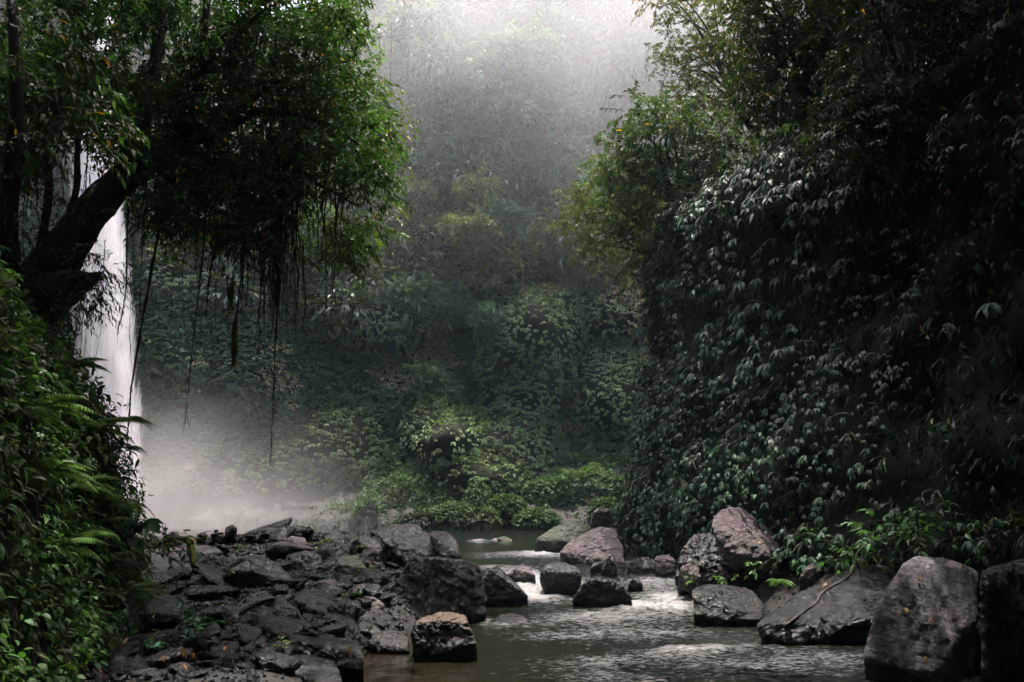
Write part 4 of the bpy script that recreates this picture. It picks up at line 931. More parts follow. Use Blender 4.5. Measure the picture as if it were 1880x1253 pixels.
LP = [(1610, 975, 12.0, 16, .6, .17, (.055, .13, .04), 'shrub with broad bright green leaves in the dark above the great slab'), (1680, 955, 11.5, 12, .6, .16, (.05, .12, .04), 'leafy shrub right of the broad-leaved one, under the dark creeper'),
      (1560, 1010, 12.5, 14, .5, .12, (.05, .12, .05), 'dense shrub with star-like leaf clusters beside the great slab'), (1500, 985, 13.5, 14, .6, .12, (.045, .11, .045), 'star-leaved shrub behind the small upright stone'), (1450, 990, 14.5, 12, .6, .12, (.04, .09, .045), 'dim leafy shrub right of the perched mauve boulder'),
      (1770, 965, 11, 12, .6, .12, (.04, .1, .035), 'leafy shrub in the shade over the layered boulder'), (1840, 950, 10, 10, .6, .12, (.03, .08, .03), 'dim shrub by the right border'), (1380, 1040, 14.4, 5, .3, .11, (.07, .15, .04), 'little sprig under the perched mauve boulder'),
      (1335, 1068, 14.0, 5, .3, .09, (.07, .15, .04), 'little sprig on the ledge of the broken boulder'), (1275, 1066, 14.2, 4, .25, .09, (.06, .12, .03), 'little sprig by the knobbly pale rock'),
      (345, 1130, 8.9, 8, .4, .10, (.03, .10, .045), 'small bright plant on the dark bank right of the leafy stone'), (300, 1185, 8.4, 9, .4, .09, (.03, .10, .045), 'low plant with narrow leaves near the bottom left'), (350, 1160, 8.7, 7, .3, .09, (.03, .10, .045), 'second small bright plant just below the first'),
      (445, 1010, 16, 6, .3, .10, (.06, .12, .03), 'tuft of leaves on the crest between standing stones'), (600, 1065, 12.8, 5, .25, .08, (.05, .12, .04), 'green sprig left of the dark humped rock'), (680, 1052, 13, 5, .25, .08, (.07, .13, .03), 'green sprig right of the dark humped rock'), (585, 1000, 16, 7, .3, .10, (.13, .13, .03), 'yellowish tuft beside the crest boulder'),
      (700, 1018, 14.6, 6, .25, .08, (.09, .13, .03), 'sprig with pale leaves beside the long wet slab'), (425, 1050, 12.5, 5, .3, .09, (.05, .11, .03), 'sprig growing by the rounded black boulder'), (640, 1100, 11.6, 4, .2, .07, (.05, .11, .03), 'tiny sprig above the slanting boulder'),
      (660, 1000, 15.4, 5, .25, .09, (.12, .12, .03), 'speckled yellow-green tuft between two crest boulders'), (520, 1206, 8.6, 3, .2, .07, (.08, .14, .03), 'tiny bright sprig beside the furrowed slab'), (240, 1150, 8.8, 5, .3, .09, (.02, .07, .03), 'dim plant at the foot of the mound')]
for px, py, Y, n, sp, lf, col, lab in LP: leafy('shrub' if n > 9 else 'sprig', lab, 'shrub' if n > 9 else 'sprig', at(px, py+ (25 if n > 9 else 6), Y), n, sp, lf, col, 'shrubs of the right bank' if n > 9 else 'sprigs between the rocks', L=.75 if n > 9 else .28)
# broad veined leaves and small bush at the right foot of the mound
leafy('shrub', 'bush with orange-tinged leaves against the white spray at the foot of the mound', 'shrub', at(285, 1010, 11.3), 34, .8, .12, (.06, .12, .03), None, .42, yellow=.08, L=.6)
leafy('broad_leaved_plant', 'plant with large oval veined leaves on the shaded right flank of the mound', 'plant', at(222, 965, 10.2)+np.array([.25, -.15, -.1]), 5, .5, .26, (.03, .09, .04), None, .7, L=.35, nl=3)

# mossy arched root
p = smooth_path([at(312, 1003, 13.3), at(330, 992, 13.4), at(345, 993, 13.4), at(352, 1010, 13.3), at(357, 1040, 13.1)], 20)
V, F = tube(p, np.linspace(.035, .075, 20), 10, .5, 3)
tag(link('mossy_root', mesh_np('mossy_root', V, F, M_MOSS, smooth=True)), 'yellow-green mossy root arching down at the top left of the stony bank', 'root')
# thin roots lying on the rocks, laid onto whatever is under them
bpy.context.view_layer.update()
_dg = bpy.context.evaluated_depsgraph_get()
def lay(pix, m, off):
    c = np.asarray(pix, float); t = np.linspace(0, len(c)-1, m); out_ = []
    for x in t:
        q = c[int(x)]*(1-(x % 1)) + c[min(int(x)+1, len(c)-1)]*(x % 1)
        hit, loc_, nm_, *_ = sc.ray_cast(_dg, Vector((0, 0, CAMH)), Vector(pdir(q[0], q[1])).normalized())
        if hit: out_.append(np.array(loc_) + np.array(nm_)*off)
    out_ = np.array(out_); 
    for _ in range(2): out_[1:-1] = (out_[:-2] + out_[1:-1]*2 + out_[2:])/4
    return out_
p = lay([(440, 1128), (470, 1110), (500, 1099), (535, 1104), (548, 1130), (565, 1160)], 22, .012)
V, F = tube(p, np.linspace(.016, .022, len(p)), 7, .5, 4)
tag(link('root', mesh_np('root', V, F, M_ROOT, smooth=True)), 'thin bare root running over the wedge-shaped boulder', 'root')
p = lay([(1440, 1150), (1470, 1128), (1500, 1108), (1506, 1090), (1530, 1076), (1556, 1062), (1570, 1044), (1576, 1028)], 26, .01)
V, F = tube(p, np.linspace(.012, .018, len(p)), 6, .5, 6)
tag(link('root', mesh_np('root', V, F, K['purple'], smooth=True)), 'pale twisted root lying on the great dark slab', 'root')

# fallen leaves
FL = [(540, 'x')]
fl = [(339, 1080, 12, 'yellow'), (356, 1086, 12, 'orange'), (403, 1113, 10.6, 'yellow'), (285, 1129, 9.4, 'orange'), (282, 1136, 9.35, 'yellow'), (335, 1206, 8.5, 'yellow'), (412, 1198, 8.7, 'orange'), (410, 1182, 8.9, 'orange'), (448, 1202, 8.6, 'orange'), (101, 1195, 8.4, 'orange'),
      (80, 1170, 8.6, 'brown'), (60, 1181, 8.5, 'orange'), (228, 1184, 8.6, 'brown'), (184, 1242, 8.1, 'orange'), (138, 1241, 8.1, 'yellow'), (82, 1213, 8.3, 'orange'), (492, 1037, 13, 'yellow'), (1700, 1221, 8.55, 'yellow'), (1686, 1070, 9.25, 'orange'), (1395, 1000, 15.2, 'yellow'), (1515, 1078, 11.0, 'orange'),
      (1605, 995, 12.3, 'yellow'), (1625, 992, 12.4, 'yellow'), (415, 1016, 16, 'orange'), (340, 1233, 8.3, 'orange'), (300, 1218, 8.4, 'brown'), (355, 1210, 8.5, 'orange'), (640, 1200, 8.7, 'yellow'), (1665, 1128, 8.8, 'yellow'), (1711, 1150, 8.75, 'orange')]
FC = {'yellow': (.42, .30, .07), 'orange': (.34, .15, .04), 'brown': (.25, .13, .06)}
FM = {}
for kx, c in FC.items():
    Vl, Fl = T_leaf(.42, .2, .25, 2); FM[kx] = mesh_np('fallen_leaf', Vl, Fl, M_FALLEN, np.ones((len(Vl), 3))*np.array(c))
bpy.context.view_layer.update()
dg = bpy.context.evaluated_depsgraph_get()
for px, py, Y, kx in fl:
    d = Vector(pdir(px, py)).normalized(); hit, loc, nm, *_ = sc.ray_cast(dg, Vector((0, 0, CAMH)), d)
    if not hit or (loc - Vector((0, 0, CAMH))).length > 25: continue
    o = link('fallen_leaf', FM[kx]); o.location = loc + nm*.012; s = rng.uniform(.06, .095); o.scale = (s, s, s)
    o.rotation_mode = 'QUATERNION'; o.rotation_quaternion = nm.to_track_quat('Z', 'Y') @ Vector((0, 0, 1)).rotation_difference(Vector((rng.normal(0, .2), rng.normal(0, .2), 1))) 
    side_ = 'left' if px < 900 else 'right'
    tag(o, kx + ' fallen leaf lying on the dark ' + side_ + ' bank', 'fallen leaf', kx + ' leaves fallen on the ' + side_ + ' bank')

# ------------------------------------------------------------------ the big left tree
TB = np.array(at(20, 640, 11.2))
tree = empty('tree', TB, 'huge leaning dark tree with hanging roots filling the upper left', 'tree')
tb = Bag()
def add_tube(ctrl, r, m=24, n=12, j=.22, seed=1):
    p = smooth_path(ctrl, m); V, F = tube(p, np.interp(np.linspace(0, 1, m), np.linspace(0, 1, len(r)), r), n, j, seed); tb.add(V, F, np.full((len(V), 3), .04)); return p
main = add_tube([at(-60, 700, 11), at(20, 600, 11.2), at(90, 500, 11.3), at(160, 400, 11.5), at(235, 320, 11.7), at(330, 265, 12), at(460, 210, 12.4)], [.62, .44, .34, .28, .23, .17, .08], 40, 16)
add_tube([at(-40, 620, 10.9), at(60, 560, 10.9), at(120, 530, 11.0), at(168, 512, 11.1), at(188, 500, 11.2)], [.45, .36, .24, .12, .01], 18, 12, .3, 5)
limbs = [([at(235, 320, 11.7), at(262, 220, 11.8), at(285, 110, 12), at(300, 0, 12.1), at(310, -120, 12.3)], [.17, .12, .09, .06]),
 ([at(300, 280, 11.9), at(355, 190, 11.6), at(372, 90, 11.5), at(385, -60, 11.5)], [.16, .10, .07, .05]),
 ([at(350, 250, 12), at(380, 110, 12), at(440, 40, 12), at(500, -40, 12)], [.10, .07, .04, .03]),
 ([at(355, 130, 11.6), at(420, 80, 11.4), at(470, 30, 11.4), at(560, -30, 11.3)], [.07, .05, .035, .02]),
 ([at(400, 235, 12.2), at(480, 170, 12.3), at(560, 130, 12.5), at(650, 110, 12.7)], [.09, .06, .04, .02]),
 ([at(460, 210, 12.4), at(540, 210, 12.4), at(620, 240, 12.4), at(690, 290, 12.4)], [.09, .06, .04, .02]),
 ([at(330, 265, 12), at(380, 300, 12), at(450, 320, 12.1), at(560, 330, 12.2), at(660, 380, 12.2)], [.11, .07, .05, .035, .015]),
 ([at(280, 290, 11.8), at(310, 330, 11.9), at(350, 360, 12), at(420, 400, 12.1)], [.09, .07, .04, .02]),
 ([at(100, 490, 11.2), at(115, 420, 11.4), at(140, 350, 11.6), at(143, 270, 11.8), at(160, 180, 12)], [.08, .05, .045, .03]),
 ([at(60, 530, 11.2), at(80, 420, 11.3), at(90, 330, 11.3), at(70, 200, 11.2)], [.08, .06, .05, .03]),
 ([at(20, 600, 10.8), at(15, 400, 10.5), at(30, 200, 10.2), at(20, 0, 10)], [.16, .12, .09, .06]),
 ([at(140, 445, 11.4), at(180, 420, 11.2), at(205, 380, 11.2), at(250, 350, 11.3)], [.05, .03, .025, .015])]
for i, (c, r) in enumerate(limbs): add_tube(c, r, 22, 8, .25, 30+i)
for i in range(46):
    a = at(rng.uniform(260, 560), rng.uniform(30, 330), rng.uniform(11.6, 12.8)); q = at(rng.uniform(300, 700), rng.uniform(-20, 430), rng.uniform(11, 13.2))
    if np.linalg.norm(q-a) < 2.6: limb(tb, a, q, rng.uniform(.015, .035), .006, .1, i)
link('trunk', tb.mesh('trunk', M_BARK, TB, True), tree)

CROWN = [(-60, -80), (628, -80), (645, 0), (662, 40), (665, 100), (688, 150), (694, 200), (722, 240), (716, 262), (690, 280), (708, 330), (706, 390), (690, 435), (668, 462), (610, 470), (520, 462), (440, 440), (350, 420), (262, 395), (250, 345), (215, 300), (150, 260), (60, 300), (-60, 420)]
nc = 1700
q = poly_points(CROWN, nc); 
# natural gaps: drop clumps by noise, most to the left where the waterfall shows through
g = fbm(np.column_stack([q/95, np.zeros(nc)]), 101, 3); keep = g > -.30
hole = np.exp(-(((q[:, 0]-130)/60)**2 + ((q[:, 1]-270)/60)**2)); keep &= rng.random(nc) > hole*.9
q = q[keep]; nc = len(q)
Yc = np.where(rng.random(nc) < .3, rng.uniform(14, 18, nc), rng.uniform(10.6, 14.0, nc)); C = at(q[:, 0], q[:, 1], Yc)  # rear share of clumps added behind the crown to shade the bank
bag = Bag(); ns = 7
P0 = np.repeat(C, ns, 0) + rnd(nc*ns, .16); D = norm(rnd(nc*ns) + UP*.15)
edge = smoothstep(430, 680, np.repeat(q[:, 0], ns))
colr = np.array([.022, .055, .016])*(1-edge[:, None]) + np.array([.042, .092, .03])*edge[:, None]  # leaf colour brightens rightward; sunlight on that side is painted in
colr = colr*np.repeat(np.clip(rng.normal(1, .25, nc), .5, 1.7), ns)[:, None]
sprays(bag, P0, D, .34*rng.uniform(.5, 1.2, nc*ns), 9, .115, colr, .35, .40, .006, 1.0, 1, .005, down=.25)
# outline sprays reaching past the edge
oe = np.array([(650, 20), (665, 90), (690, 150), (700, 205), (722, 240), (735, 262), (700, 300), (712, 340), (712, 390), (695, 430), (675, 455), (640, 468), (560, 470), (480, 455), (600, 560), (560, 520), (470, 555)])
for (ex, ey) in oe:
    m = 9 if ey < 500 else 5; P0 = at(ex-25, ey+5, rng.uniform(11.5, 12.8)) + rnd(m, .16); D = norm(rnd(m, .35)+np.array([.8, -.2, .05]))
    sprays(bag, P0, D, rng.uniform(.3, .6, m), 10, .12, np.array([.075, .12, .03]), .3, .36, .007, .9, 2, .01)
# sprays low in the crown, light from behind put into their brighter colour
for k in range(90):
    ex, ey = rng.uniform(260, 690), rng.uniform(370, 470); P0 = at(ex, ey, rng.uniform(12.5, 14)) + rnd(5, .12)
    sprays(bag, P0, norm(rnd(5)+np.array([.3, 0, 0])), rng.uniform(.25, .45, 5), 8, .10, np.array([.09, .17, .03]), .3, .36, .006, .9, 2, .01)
# nearer branch with larger leaves on the upper left
for (ex, ey, n_) in [(60, 30, 9), (110, 60, 10), (150, 80, 12), (180, 100, 12), (40, 110, 8), (120, 130, 9), (190, 190, 12), (215, 220, 12), (160, 215, 8), (220, 270, 10), (90, 190, 7), (50, 250, 6), (150, 160, 6)]:
    P0 = at(ex-25, ey, rng.uniform(7.4, 8.4)) + rnd(n_, .10); D = norm(rnd(n_, .5)+np.array([.8, -.1, .1]))
    sprays(bag, P0, D, rng.uniform(.25, .45, n_), 8, .14, np.array([.035, .085, .025]), .5, .32, .008, .9, 2, .035)
# fine leaves drawn against the falling water and under the root mass
for (ex, ey, n_) in [(100, 300, 10), (70, 350, 12), (120, 390, 6), (40, 420, 14), (60, 470, 12), (170, 470, 12), (180, 495, 22), (185, 510, 18), (165, 535, 20), (140, 550, 14), (120, 560, 10), (95, 580, 10), (60, 570, 8), (20, 330, 14), (20, 500, 14), (30, 250, 14), (150, 330, 4), (240, 380, 6)]:
    P0 = at(ex, ey, rng.uniform(10.4, 11)) + rnd(n_, .13); D = norm(rnd(n_, .6)+np.array([.4, 0, -.2]))
    sprays(bag, P0, D, rng.uniform(.2, .45, n_), 9, .10, np.array([.03, .055, .02]), .4, .26, .007, .9, 2, .01)
# unseen high canopy added to this tree, shaped to block sun from bank and river
m = 23000
Cc = np.stack([rng.uniform(-9, 5.5, m), rng.uniform(-3, 26, m), rng.uniform(9.5, 24, m)], -1)
Cc = Cc[(Cc[:, 1] < 13) & (Cc[:, 2] < 14) & (rng.random(m) < np.where((Cc[:, 1] < 9.5) | (Cc[:, 0] < -4.5) | (Cc[:, 0] > .8), .95, .35)) | (Cc[:, 0] < -.3) & (Cc[:, 0] > -8) & (Cc[:, 1]-(Cc[:, 2]-1)/3.73 > 12.6) & (Cc[:, 1]-(Cc[:, 2]-1)/3.73 < 18)]
u, v = project(Cc); ok = (Cc[:, 1] < 1) | (v < -60); ok &= (Cc[:, 2]-2 > Cc[:, 1]*.80 + 1.0); Cc = Cc[ok]; m = len(Cc)
sprays(bag, Cc, norm(rnd(m)), rng.uniform(.6, 1.2, m), 12, .3, np.array([.04, .07, .02]), .3, .5, .015, .9, 1)
link('crown', bag.mesh('crown', M_LEAF, TB), tree)
# aerial roots of the tree: fringe in bundles (parts)
def hang(px0, py0, px1, py1, Y, r0, r1, seed, wob=.03, n=5, m=26, fuzz=0):
    a, b_ = at(px0, py0, Y), at(px1, py1, Y)
    t = np.linspace(0, 1, m)[:, None]; p = a*(1-t) + b_*t
    wv_ = np.stack([fbm(np.column_stack([t[:, 0]*5+seed, t[:, 0]*0, t[:, 0]*0]), seed, 3), fbm(np.column_stack([t[:, 0]*5+seed+9, t[:, 0]*0, t[:, 0]*0]), seed+1, 3), t[:, 0]*0], -1)
    p = p + wv_*wob*np.linalg.norm(b_-a)*np.sin(np.pi*np.clip(t, 0, 1)*.8+.2)
    r = np.linspace(r0, r1, m)*(1+.25*fbm(np.column_stack([t[:, 0]*20, t[:, 0]*0+seed, t[:, 0]*0]), 7, 2))
    V, F = tube(p, r, n)
    return p, V, F
for i in range(95):
    bx_ = rng.choice([rng.normal(510, 28), rng.uniform(260, 680), rng.uniform(380, 560), rng.uniform(40, 210)], p=[.32, .3, .28, .10])
    y0_ = rng.uniform(150, 360) if bx_ > 230 else rng.uniform(200, 340)
    y1_ = (rng.uniform(440, 660) if rng.random() < .65 else rng.uniform(380, 480)) if bx_ > 230 else rng.uniform(330, 480)
    p, V, F = hang(bx_, y0_, bx_ + rng.normal(0, 6), y1_, rng.uniform(11.4, 12.8), rng.uniform(.006, .024), .004, i*7+3, .028)
    bg_ = Bag(); bg_.add(V, F, np.full((len(V), 3), .03))
    k2 = 6; ix = rng.integers(8, 26, k2)                # hair roots clinging to it
    bg_.add(*inst(STEM, p[ix], frames(rnd(k2, .25)-UP, rnd(k2)), np.stack([np.full(k2, .005), rng.uniform(.08, .25, k2), np.full(k2, .005)], -1), np.full((k2, 3), .03)))
    link('aerial_root', bg_.mesh('aerial_root', M_ROOT, TB, True), tree)
# dark tangled bundle of roots in the middle of the crown
bg_ = Bag()
for i in range(70):
    bx_ = rng.normal(508, 14); p, V, F = hang(bx_, rng.uniform(260, 400), 508 + (bx_-508)*.4 + rng.normal(0, 3), rng.uniform(480, 585), 12 + rng.normal(0, .12), .012, .004, i+400, .015, 4, 16); bg_.add(V, F, np.full((len(V), 3), .03))
link('root_bundle', bg_.mesh('root_bundle', M_ROOT, TB, True), tree)

# long separate vines hanging from the tree
HV = [((300, 380), (243, 700), (234, 810), 11.0, .022, 'thick dark vine slanting down across the right edge of the waterfall'),
      ((236, 380), (232, 520), (217, 605), 11.3, .016, 'dark vine with a frayed tip over the top right of the waterfall'),
      ((378, 380), (362, 560), (339, 778), 11.6, .014, 'long thin vine right of the waterfall, ending low'),
      ((400, 400), (386, 500), (378, 588), 11.8, .020, 'short stout dark vine right of the long thin vine'),
      ((448, 420), (437, 560), (430, 660), 11.6, .016, 'vine ending in a yellow-green mossy tassel'),
      ((514, 470), (505, 640), (497, 848), 11.7, .018, 'longest vine hanging straight down in the middle-left of the view'),
      ((484, 440), (477, 560), (474, 655), 11.9, .013, 'thin dark vine left of the longest vine'),
      ((556, 440), (558, 520), (555, 602), 12.1, .016, 'short dark vine right of the longest vine'),
      ((425, 430), (428, 500), (424, 552), 12.2, .010, 'short thin vine beside the mossy tassel vine'),
      ((193, 440), (186, 560), (172, 665), 11.2, .006, 'hair-thin vine drawn down the middle of the waterfall'),
      ((268, 330), (262, 420), (255, 560), 11.5, .012, 'straight vine above the right edge of the waterfall'),
      ((245, 440), (238, 600), (243, 690), 11.4, .006, 'fine strand beside the frayed vine'),
      ((155, 545), (150, 600), (146, 655), 10.9, .006, 'wiry strand hanging below the root mass'),
      ((165, 560), (158, 610), (150, 668), 10.9, .005, 'second wiry strand below the root mass, to the right')]
for i, (a, m_, b_, Y, r, lab) in enumerate(HV):
    c = [at(*a, Y), at((a[0]+m_[0])/2+rng.normal(0, 2), (a[1]+m_[1])/2, Y), at(*m_, Y), at((m_[0]+b_[0])/2+rng.normal(0, 2), (m_[1]+b_[1])/2, Y), at(*b_, Y)]
    p = smooth_path(c, 50); rr_ = np.linspace(r, r*.35, 50)*(1+.5*fbm(np.column_stack([np.arange(50)*.6, np.full(50, i), np.zeros(50)]), 3, 2))
    bg_ = Bag(); V, F = tube(p + rnd(50, .004), rr_, 6); bg_.add(V, F, np.full((len(V), 3), .03))
    k2 = 40 if r > .01 else 10; ix = rng.integers(5, 50, k2)
    bg_.add(*inst(STEM, p[ix], frames(rnd(k2, .22)-UP, rnd(k2)), np.stack([np.full(k2, .006), rng.uniform(.06, .22, k2), np.full(k2, .006)], -1), np.full((k2, 3), .03)))
    org = p[0]
    if 'tassel' in lab:
        root = empty('vine', org, lab, 'vine', 'vines hanging from the left tree'); link('stem', bg_.mesh('stem', M_ROOT, org, True), root)
        ts = Bag(); V, F = tube(p[28:], np.interp(np.linspace(0, 1, 22), [0, .5, .85, 1], [.015, .03, .05, .01]), 8, .6, 5); ts.add(V, F, np.full((len(V), 3), .1))
        k3 = 160; ix = rng.integers(30, 50, k3); ts.add(*inst(STEM, p[ix]+rnd(k3, .012), frames(rnd(k3, .2)-UP, rnd(k3)), np.stack([np.full(k3, .01), rng.uniform(.08, .2, k3), np.full(k3, .01)], -1), np.full((k3, 3), .1)))
        link('moss_tassel', ts.mesh('moss_tassel', M_MOSS, org, True), root)
    else:
        tag(link('vine', bg_.mesh('vine', M_ROOT, org, True), loc=org), lab, 'vine', 'vines hanging from the left tree')
p = smooth_path([at(477, 600, 11.9), at(483, 640, 11.9), at(494, 628, 11.9), at(502, 590, 11.9), at(506, 540, 11.9)], 24); V, F = tube(p, np.full(24, .008), 5)
tag(link('vine', mesh_np('vine', V, F, M_ROOT, smooth=True)), 'looped vine curling up beside the longest vine', 'vine', 'vines hanging from the left tree')
# faint far vines in the mist
for i, (px, y0_, y1_) in enumerate([(697, 60, 190), (719, 40, 215), (790, 110, 200), (750, 90, 150)]):
    c = at(px, y0_, 41); p, V, F = hang(px, y0_, px-2, y1_, 41, .03, .015, 900+i, .006, 5)
    tag(link('vine', mesh_np('vine', V-p[0], F, M_ROOT, smooth=True), loc=p[0]), ['leftmost of the pale threads hanging in the mist by the left tree', 'longest pale thread hanging in the mist by the left tree', 'rightmost short thread hanging in the mist', 'shortest thread hanging in the upper mist'][i], 'vine', 'distant vines in the mist')

# fringe trees along the cliff rim around the sky gap
for i, (px, py, lab) in enumerate([(1000, -40, 'rim tree left of the bright sky gap, washed out by mist'), (1150, -30, 'rim tree right of the bright sky gap, washed out by mist'), (860, -60, 'rim tree at the top border left of centre'), (1055, 20, 'thin rim tree whose leaves cut into the bright sky gap')]):
    rr0 = 90 if i < 3 else 28
    tree_from_poly('tree', lab, 'tree', [(px-rr0, py), (px-rr0*.6, py-60), (px+rr0*.6, py-60), (px+rr0, py), (px+rr0*.5, py+rr0*.5), (px-rr0*.5, py+rr0*.5)], 50, 1.5, 60 if i < 3 else 16, at(px, py+rr0*.8, 50), TE, .3, .7, 7, 9, .9, group='trees on the cliff rim', nlimb=10)

# ------------------------------------------------------------------ waterfall
wfm, t, out = newmat('falling_water'); L = t.links.new
tc = N(t, 'ShaderNodeTexCoord'); mp = N(t, 'ShaderNodeMapping'); mp.inputs['Scale'].default_value = (3.0, 3.0, .3); L(tc.outputs['Object'], mp.inputs[0])
nz = N(t, 'ShaderNodeTexNoise'); nz.inputs['Scale'].default_value = 1.1; nz.inputs['Detail'].default_value = 8; nz.inputs['Roughness'].default_value = .62; nz.inputs['Distortion'].default_value = .5; L(mp.outputs[0], nz.inputs['Vector'])
at_ = N(t, 'ShaderNodeAttribute', attribute_name='thick')
ad = N(t, 'ShaderNodeMath', operation='ADD'); L(nz.outputs[0], ad.inputs[0]); L(at_.outputs['Fac'], ad.inputs[1])
mr = N(t, 'ShaderNodeMapRange'); mr.inputs[1].default_value = .68; mr.inputs[2].default_value = 1.12; L(ad.outputs[0], mr.inputs[0])
df = N(t, 'ShaderNodeBsdfDiffuse'); df.inputs[0].default_value = (.93, .89, .91, 1)
tl = N(t, 'ShaderNodeBsdfTranslucent'); tl.inputs[0].default_value = (.93, .89, .91, 1)
mxx = N(t, 'ShaderNodeMixShader'); mxx.inputs[0].default_value = .5; L(df.outputs[0], mxx.inputs[1]); L(tl.outputs[0], mxx.inputs[2])
tp = N(t, 'ShaderNodeBsdfTransparent'); mx = N(t, 'ShaderNodeMixShader'); L(mr.outputs[0], mx.inputs[0]); L(tp.outputs[0], mx.inputs[1]); L(mxx.outputs[0], mx.inputs[2]); L(mx.outputs[0], out.inputs[0])
wf = empty('waterfall', (-18.3, 35.5, 0), 'tall white waterfall dropping behind the left tree', 'waterfall')
for i in range(4):
    h = 140; wdt = 34
    zt = np.linspace(31, -.2, h)[:, None]; s_ = np.linspace(-1, 1, wdt)[None, :]
    zc = np.interp(zt[:, 0], [-.2, 4, 8, 12, 16, 22, 31], [-17.2, -17.35, -17.9, -18.5, -19.2, -20.0, -20.6])[:, None]
    hw = np.interp(zt[:, 0], [-.2, 8, 16, 31], [1.9, 1.7, 1.5, 1.1])[:, None]
    X = zc + s_*hw*(1-.08*i); Yb = 35.2 + (i-1.5)*.3
    Z = zt + 0*s_
    Y = Yb - .9*(1-s_**2)*.5 + .25*fbm(np.stack([X*1.5, X*0+i*5, Z*.35], -1), 110+i, 3) + .02*(31-Z)*-.6*.5
    X = X + .12*fbm(np.stack([X*.8, X*0+i, Z*.5], -1), 120+i, 3)
    th = (1-np.abs(s_)**3)*.62 - .12 + 0*zt + .06*fbm(np.stack([X*.6, X*0, Z*.25], -1), 130+i, 3)
    th = np.where(np.abs(s_) > .97, -.6, th)
    link('water_sheet', grid_mesh('water_sheet', np.stack([X+18.3, Y-35.5, Z], -1), wfm, extra={'thick': th.ravel()}), wf)

# ------------------------------------------------------------------ air: even haze, drifting mist, spray
def vol_mat(name, density, color, aniso, build=None):
    m, t, out = newmat(name)
    v = N(t, 'ShaderNodeVolumePrincipled'); v.inputs['Color'].default_value = (*color, 1); v.inputs['Anisotropy'].default_value = aniso; v.inputs['Density'].default_value = density
    if build: build(t, v)
    t.links.new(v.outputs[0], out.inputs['Volume'])
    return m
def box_mesh(name, lo, hi, mat):
    x0, y0, z0 = lo; x1, y1, z1 = hi
    V = [(x0,y0,z0),(x1,y0,z0),(x1,y1,z0),(x0,y1,z0),(x0,y0,z1),(x1,y0,z1),(x1,y1,z1),(x0,y1,z1)]
    F = [(0,3,2,1),(4,5,6,7),(0,1,5,4),(1,2,6,5),(2,3,7,6),(3,0,4,7)]
    return mesh_np(name, V, F, mat)
tag(link('haze', box_mesh('haze', (-72, -42, -2.5), (72, 92, 66), vol_mat("haze_air", .0004, (.50, .84, .92), .1))), kind='stuff', label='thin humid haze filling the gorge', cat='haze')

def mist_build(t, v):
    L = t.links.new
    tc = N(t, 'ShaderNodeTexCoord'); sx = N(t, 'ShaderNodeSeparateXYZ'); L(tc.outputs['Object'], sx.inputs[0])
    hz = N(t, 'ShaderNodeMapRange', interpolation_type='SMOOTHSTEP'); hz.inputs[1].default_value = 7; hz.inputs[2].default_value = 24; L(sx.outputs[2], hz.inputs[0])
    yz = N(t, 'ShaderNodeMapRange', interpolation_type='SMOOTHSTEP'); yz.inputs[1].default_value = 20; yz.inputs[2].default_value = 32; L(sx.outputs[1], yz.inputs[0])
    # density raised around the rim notch to concentrate the glow of light there
    sb = N(t, 'ShaderNodeVectorMath', operation='SUBTRACT'); L(tc.outputs['Object'], sb.inputs[0]); sb.inputs[1].default_value = (4.5, 42, 33)
    ml = N(t, 'ShaderNodeVectorMath', operation='MULTIPLY'); L(sb.outputs[0], ml.inputs[0]); ml.inputs[1].default_value = (1, .35, 1)
    ln = N(t, 'ShaderNodeVectorMath', operation='LENGTH'); L(ml.outputs[0], ln.inputs[0])
    dz = N(t, 'ShaderNodeMapRange', interpolation_type='SMOOTHSTEP'); dz.inputs[1].default_value = 19; dz.inputs[2].default_value = 2; dz.inputs[3].default_value = .55; dz.inputs[4].default_value = 2.4; L(ln.outputs['Value'], dz.inputs[0])
    nz = N(t, 'ShaderNodeTexNoise'); nz.inputs['Scale'].default_value = .13; nz.inputs['Detail'].default_value = 3; L(tc.outputs['Object'], nz.inputs['Vector'])
    nr = N(t, 'ShaderNodeMapRange'); nr.inputs[1].default_value = .35; nr.inputs[2].default_value = .65; nr.inputs[3].default_value = .35; nr.inputs[4].default_value = 1.6; L(nz.outputs[0], nr.inputs[0])
    a = N(t, 'ShaderNodeMath', operation='MULTIPLY'); L(hz.outputs[0], a.inputs[0]); L(dz.outputs[0], a.inputs[1])
    b = N(t, 'ShaderNodeMath', operation='MULTIPLY'); L(a.outputs[0], b.inputs[0]); L(yz.outputs[0], b.inputs[1])
    c = N(t, 'ShaderNodeMath', operation='MULTIPLY'); L(b.outputs[0], c.inputs[0]); L(nr.outputs[0], c.inputs[1])
    d = N(t, 'ShaderNodeMath', operation='MULTIPLY'); L(c.outputs[0], d.inputs[0]); d.inputs[1].default_value = .0066
    L(d.outputs[0], v.inputs['Density'])
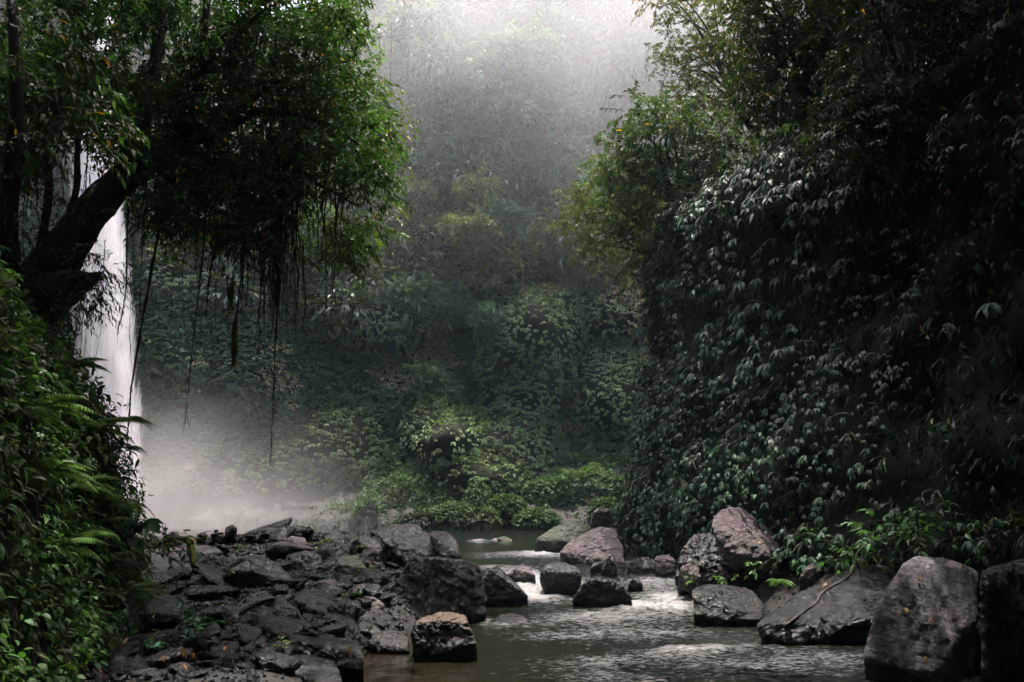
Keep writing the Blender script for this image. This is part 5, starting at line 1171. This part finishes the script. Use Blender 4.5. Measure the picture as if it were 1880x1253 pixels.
tag(link('mist', box_mesh('mist', (-26, 20, 8), (16, 62, 52), vol_mat('mist_air', .05, (.93, .90, .93), .55, mist_build))), kind='stuff', label='bright mist drifting in the upper gorge', cat='mist')
def spray_build(t, v):
    L = t.links.new
    tc = N(t, 'ShaderNodeTexCoord')
    ln = N(t, 'ShaderNodeVectorMath', operation='LENGTH'); L(tc.outputs['Object'], ln.inputs[0])
    fall = N(t, 'ShaderNodeMapRange', interpolation_type='SMOOTHSTEP'); fall.inputs[1].default_value = 1.0; fall.inputs[2].default_value = .1; L(ln.outputs['Value'], fall.inputs[0])
    mp = N(t, 'ShaderNodeMapping'); mp.inputs['Scale'].default_value = (3.4, 3.4, 2.0); L(tc.outputs['Object'], mp.inputs[0])
    nz = N(t, 'ShaderNodeTexNoise'); nz.inputs['Scale'].default_value = 1.0; nz.inputs['Detail'].default_value = 4; nz.inputs['Roughness'].default_value = .55; L(mp.outputs[0], nz.inputs['Vector'])
    nr = N(t, 'ShaderNodeMapRange'); nr.inputs[1].default_value = .40; nr.inputs[2].default_value = .64; nr.inputs[3].default_value = .03; nr.inputs[4].default_value = 2.0; L(nz.outputs[0], nr.inputs[0])
    c = N(t, 'ShaderNodeMath', operation='MULTIPLY'); L(fall.outputs[0], c.inputs[0]); L(nr.outputs[0], c.inputs[1])
    d = N(t, 'ShaderNodeMath', operation='MULTIPLY'); L(c.outputs[0], d.inputs[0]); d.inputs[1].default_value = .055
    L(d.outputs[0], v.inputs['Density'])
V, F = ICO[3]
for (cx_, cy_, cz_, rx, ry, rz, nm, lab) in [(-14.8, 31.5, 0.2, 11.5, 6.5, 7.6, 'spray', 'billowing white spray at the foot of the waterfall')]:
    vm = vol_mat('spray_air', .3, (.95, .91, .91), .3, spray_build); mm = mesh_np(nm, V, F, vm, smooth=False)
    try: vm.cycles.volume_step_rate = .5
    except Exception: pass
    o = link(nm, mm, loc=(cx_, cy_, cz_)); o.scale = (rx, ry, rz)
    tag(o, lab, 'spray', kind='stuff')
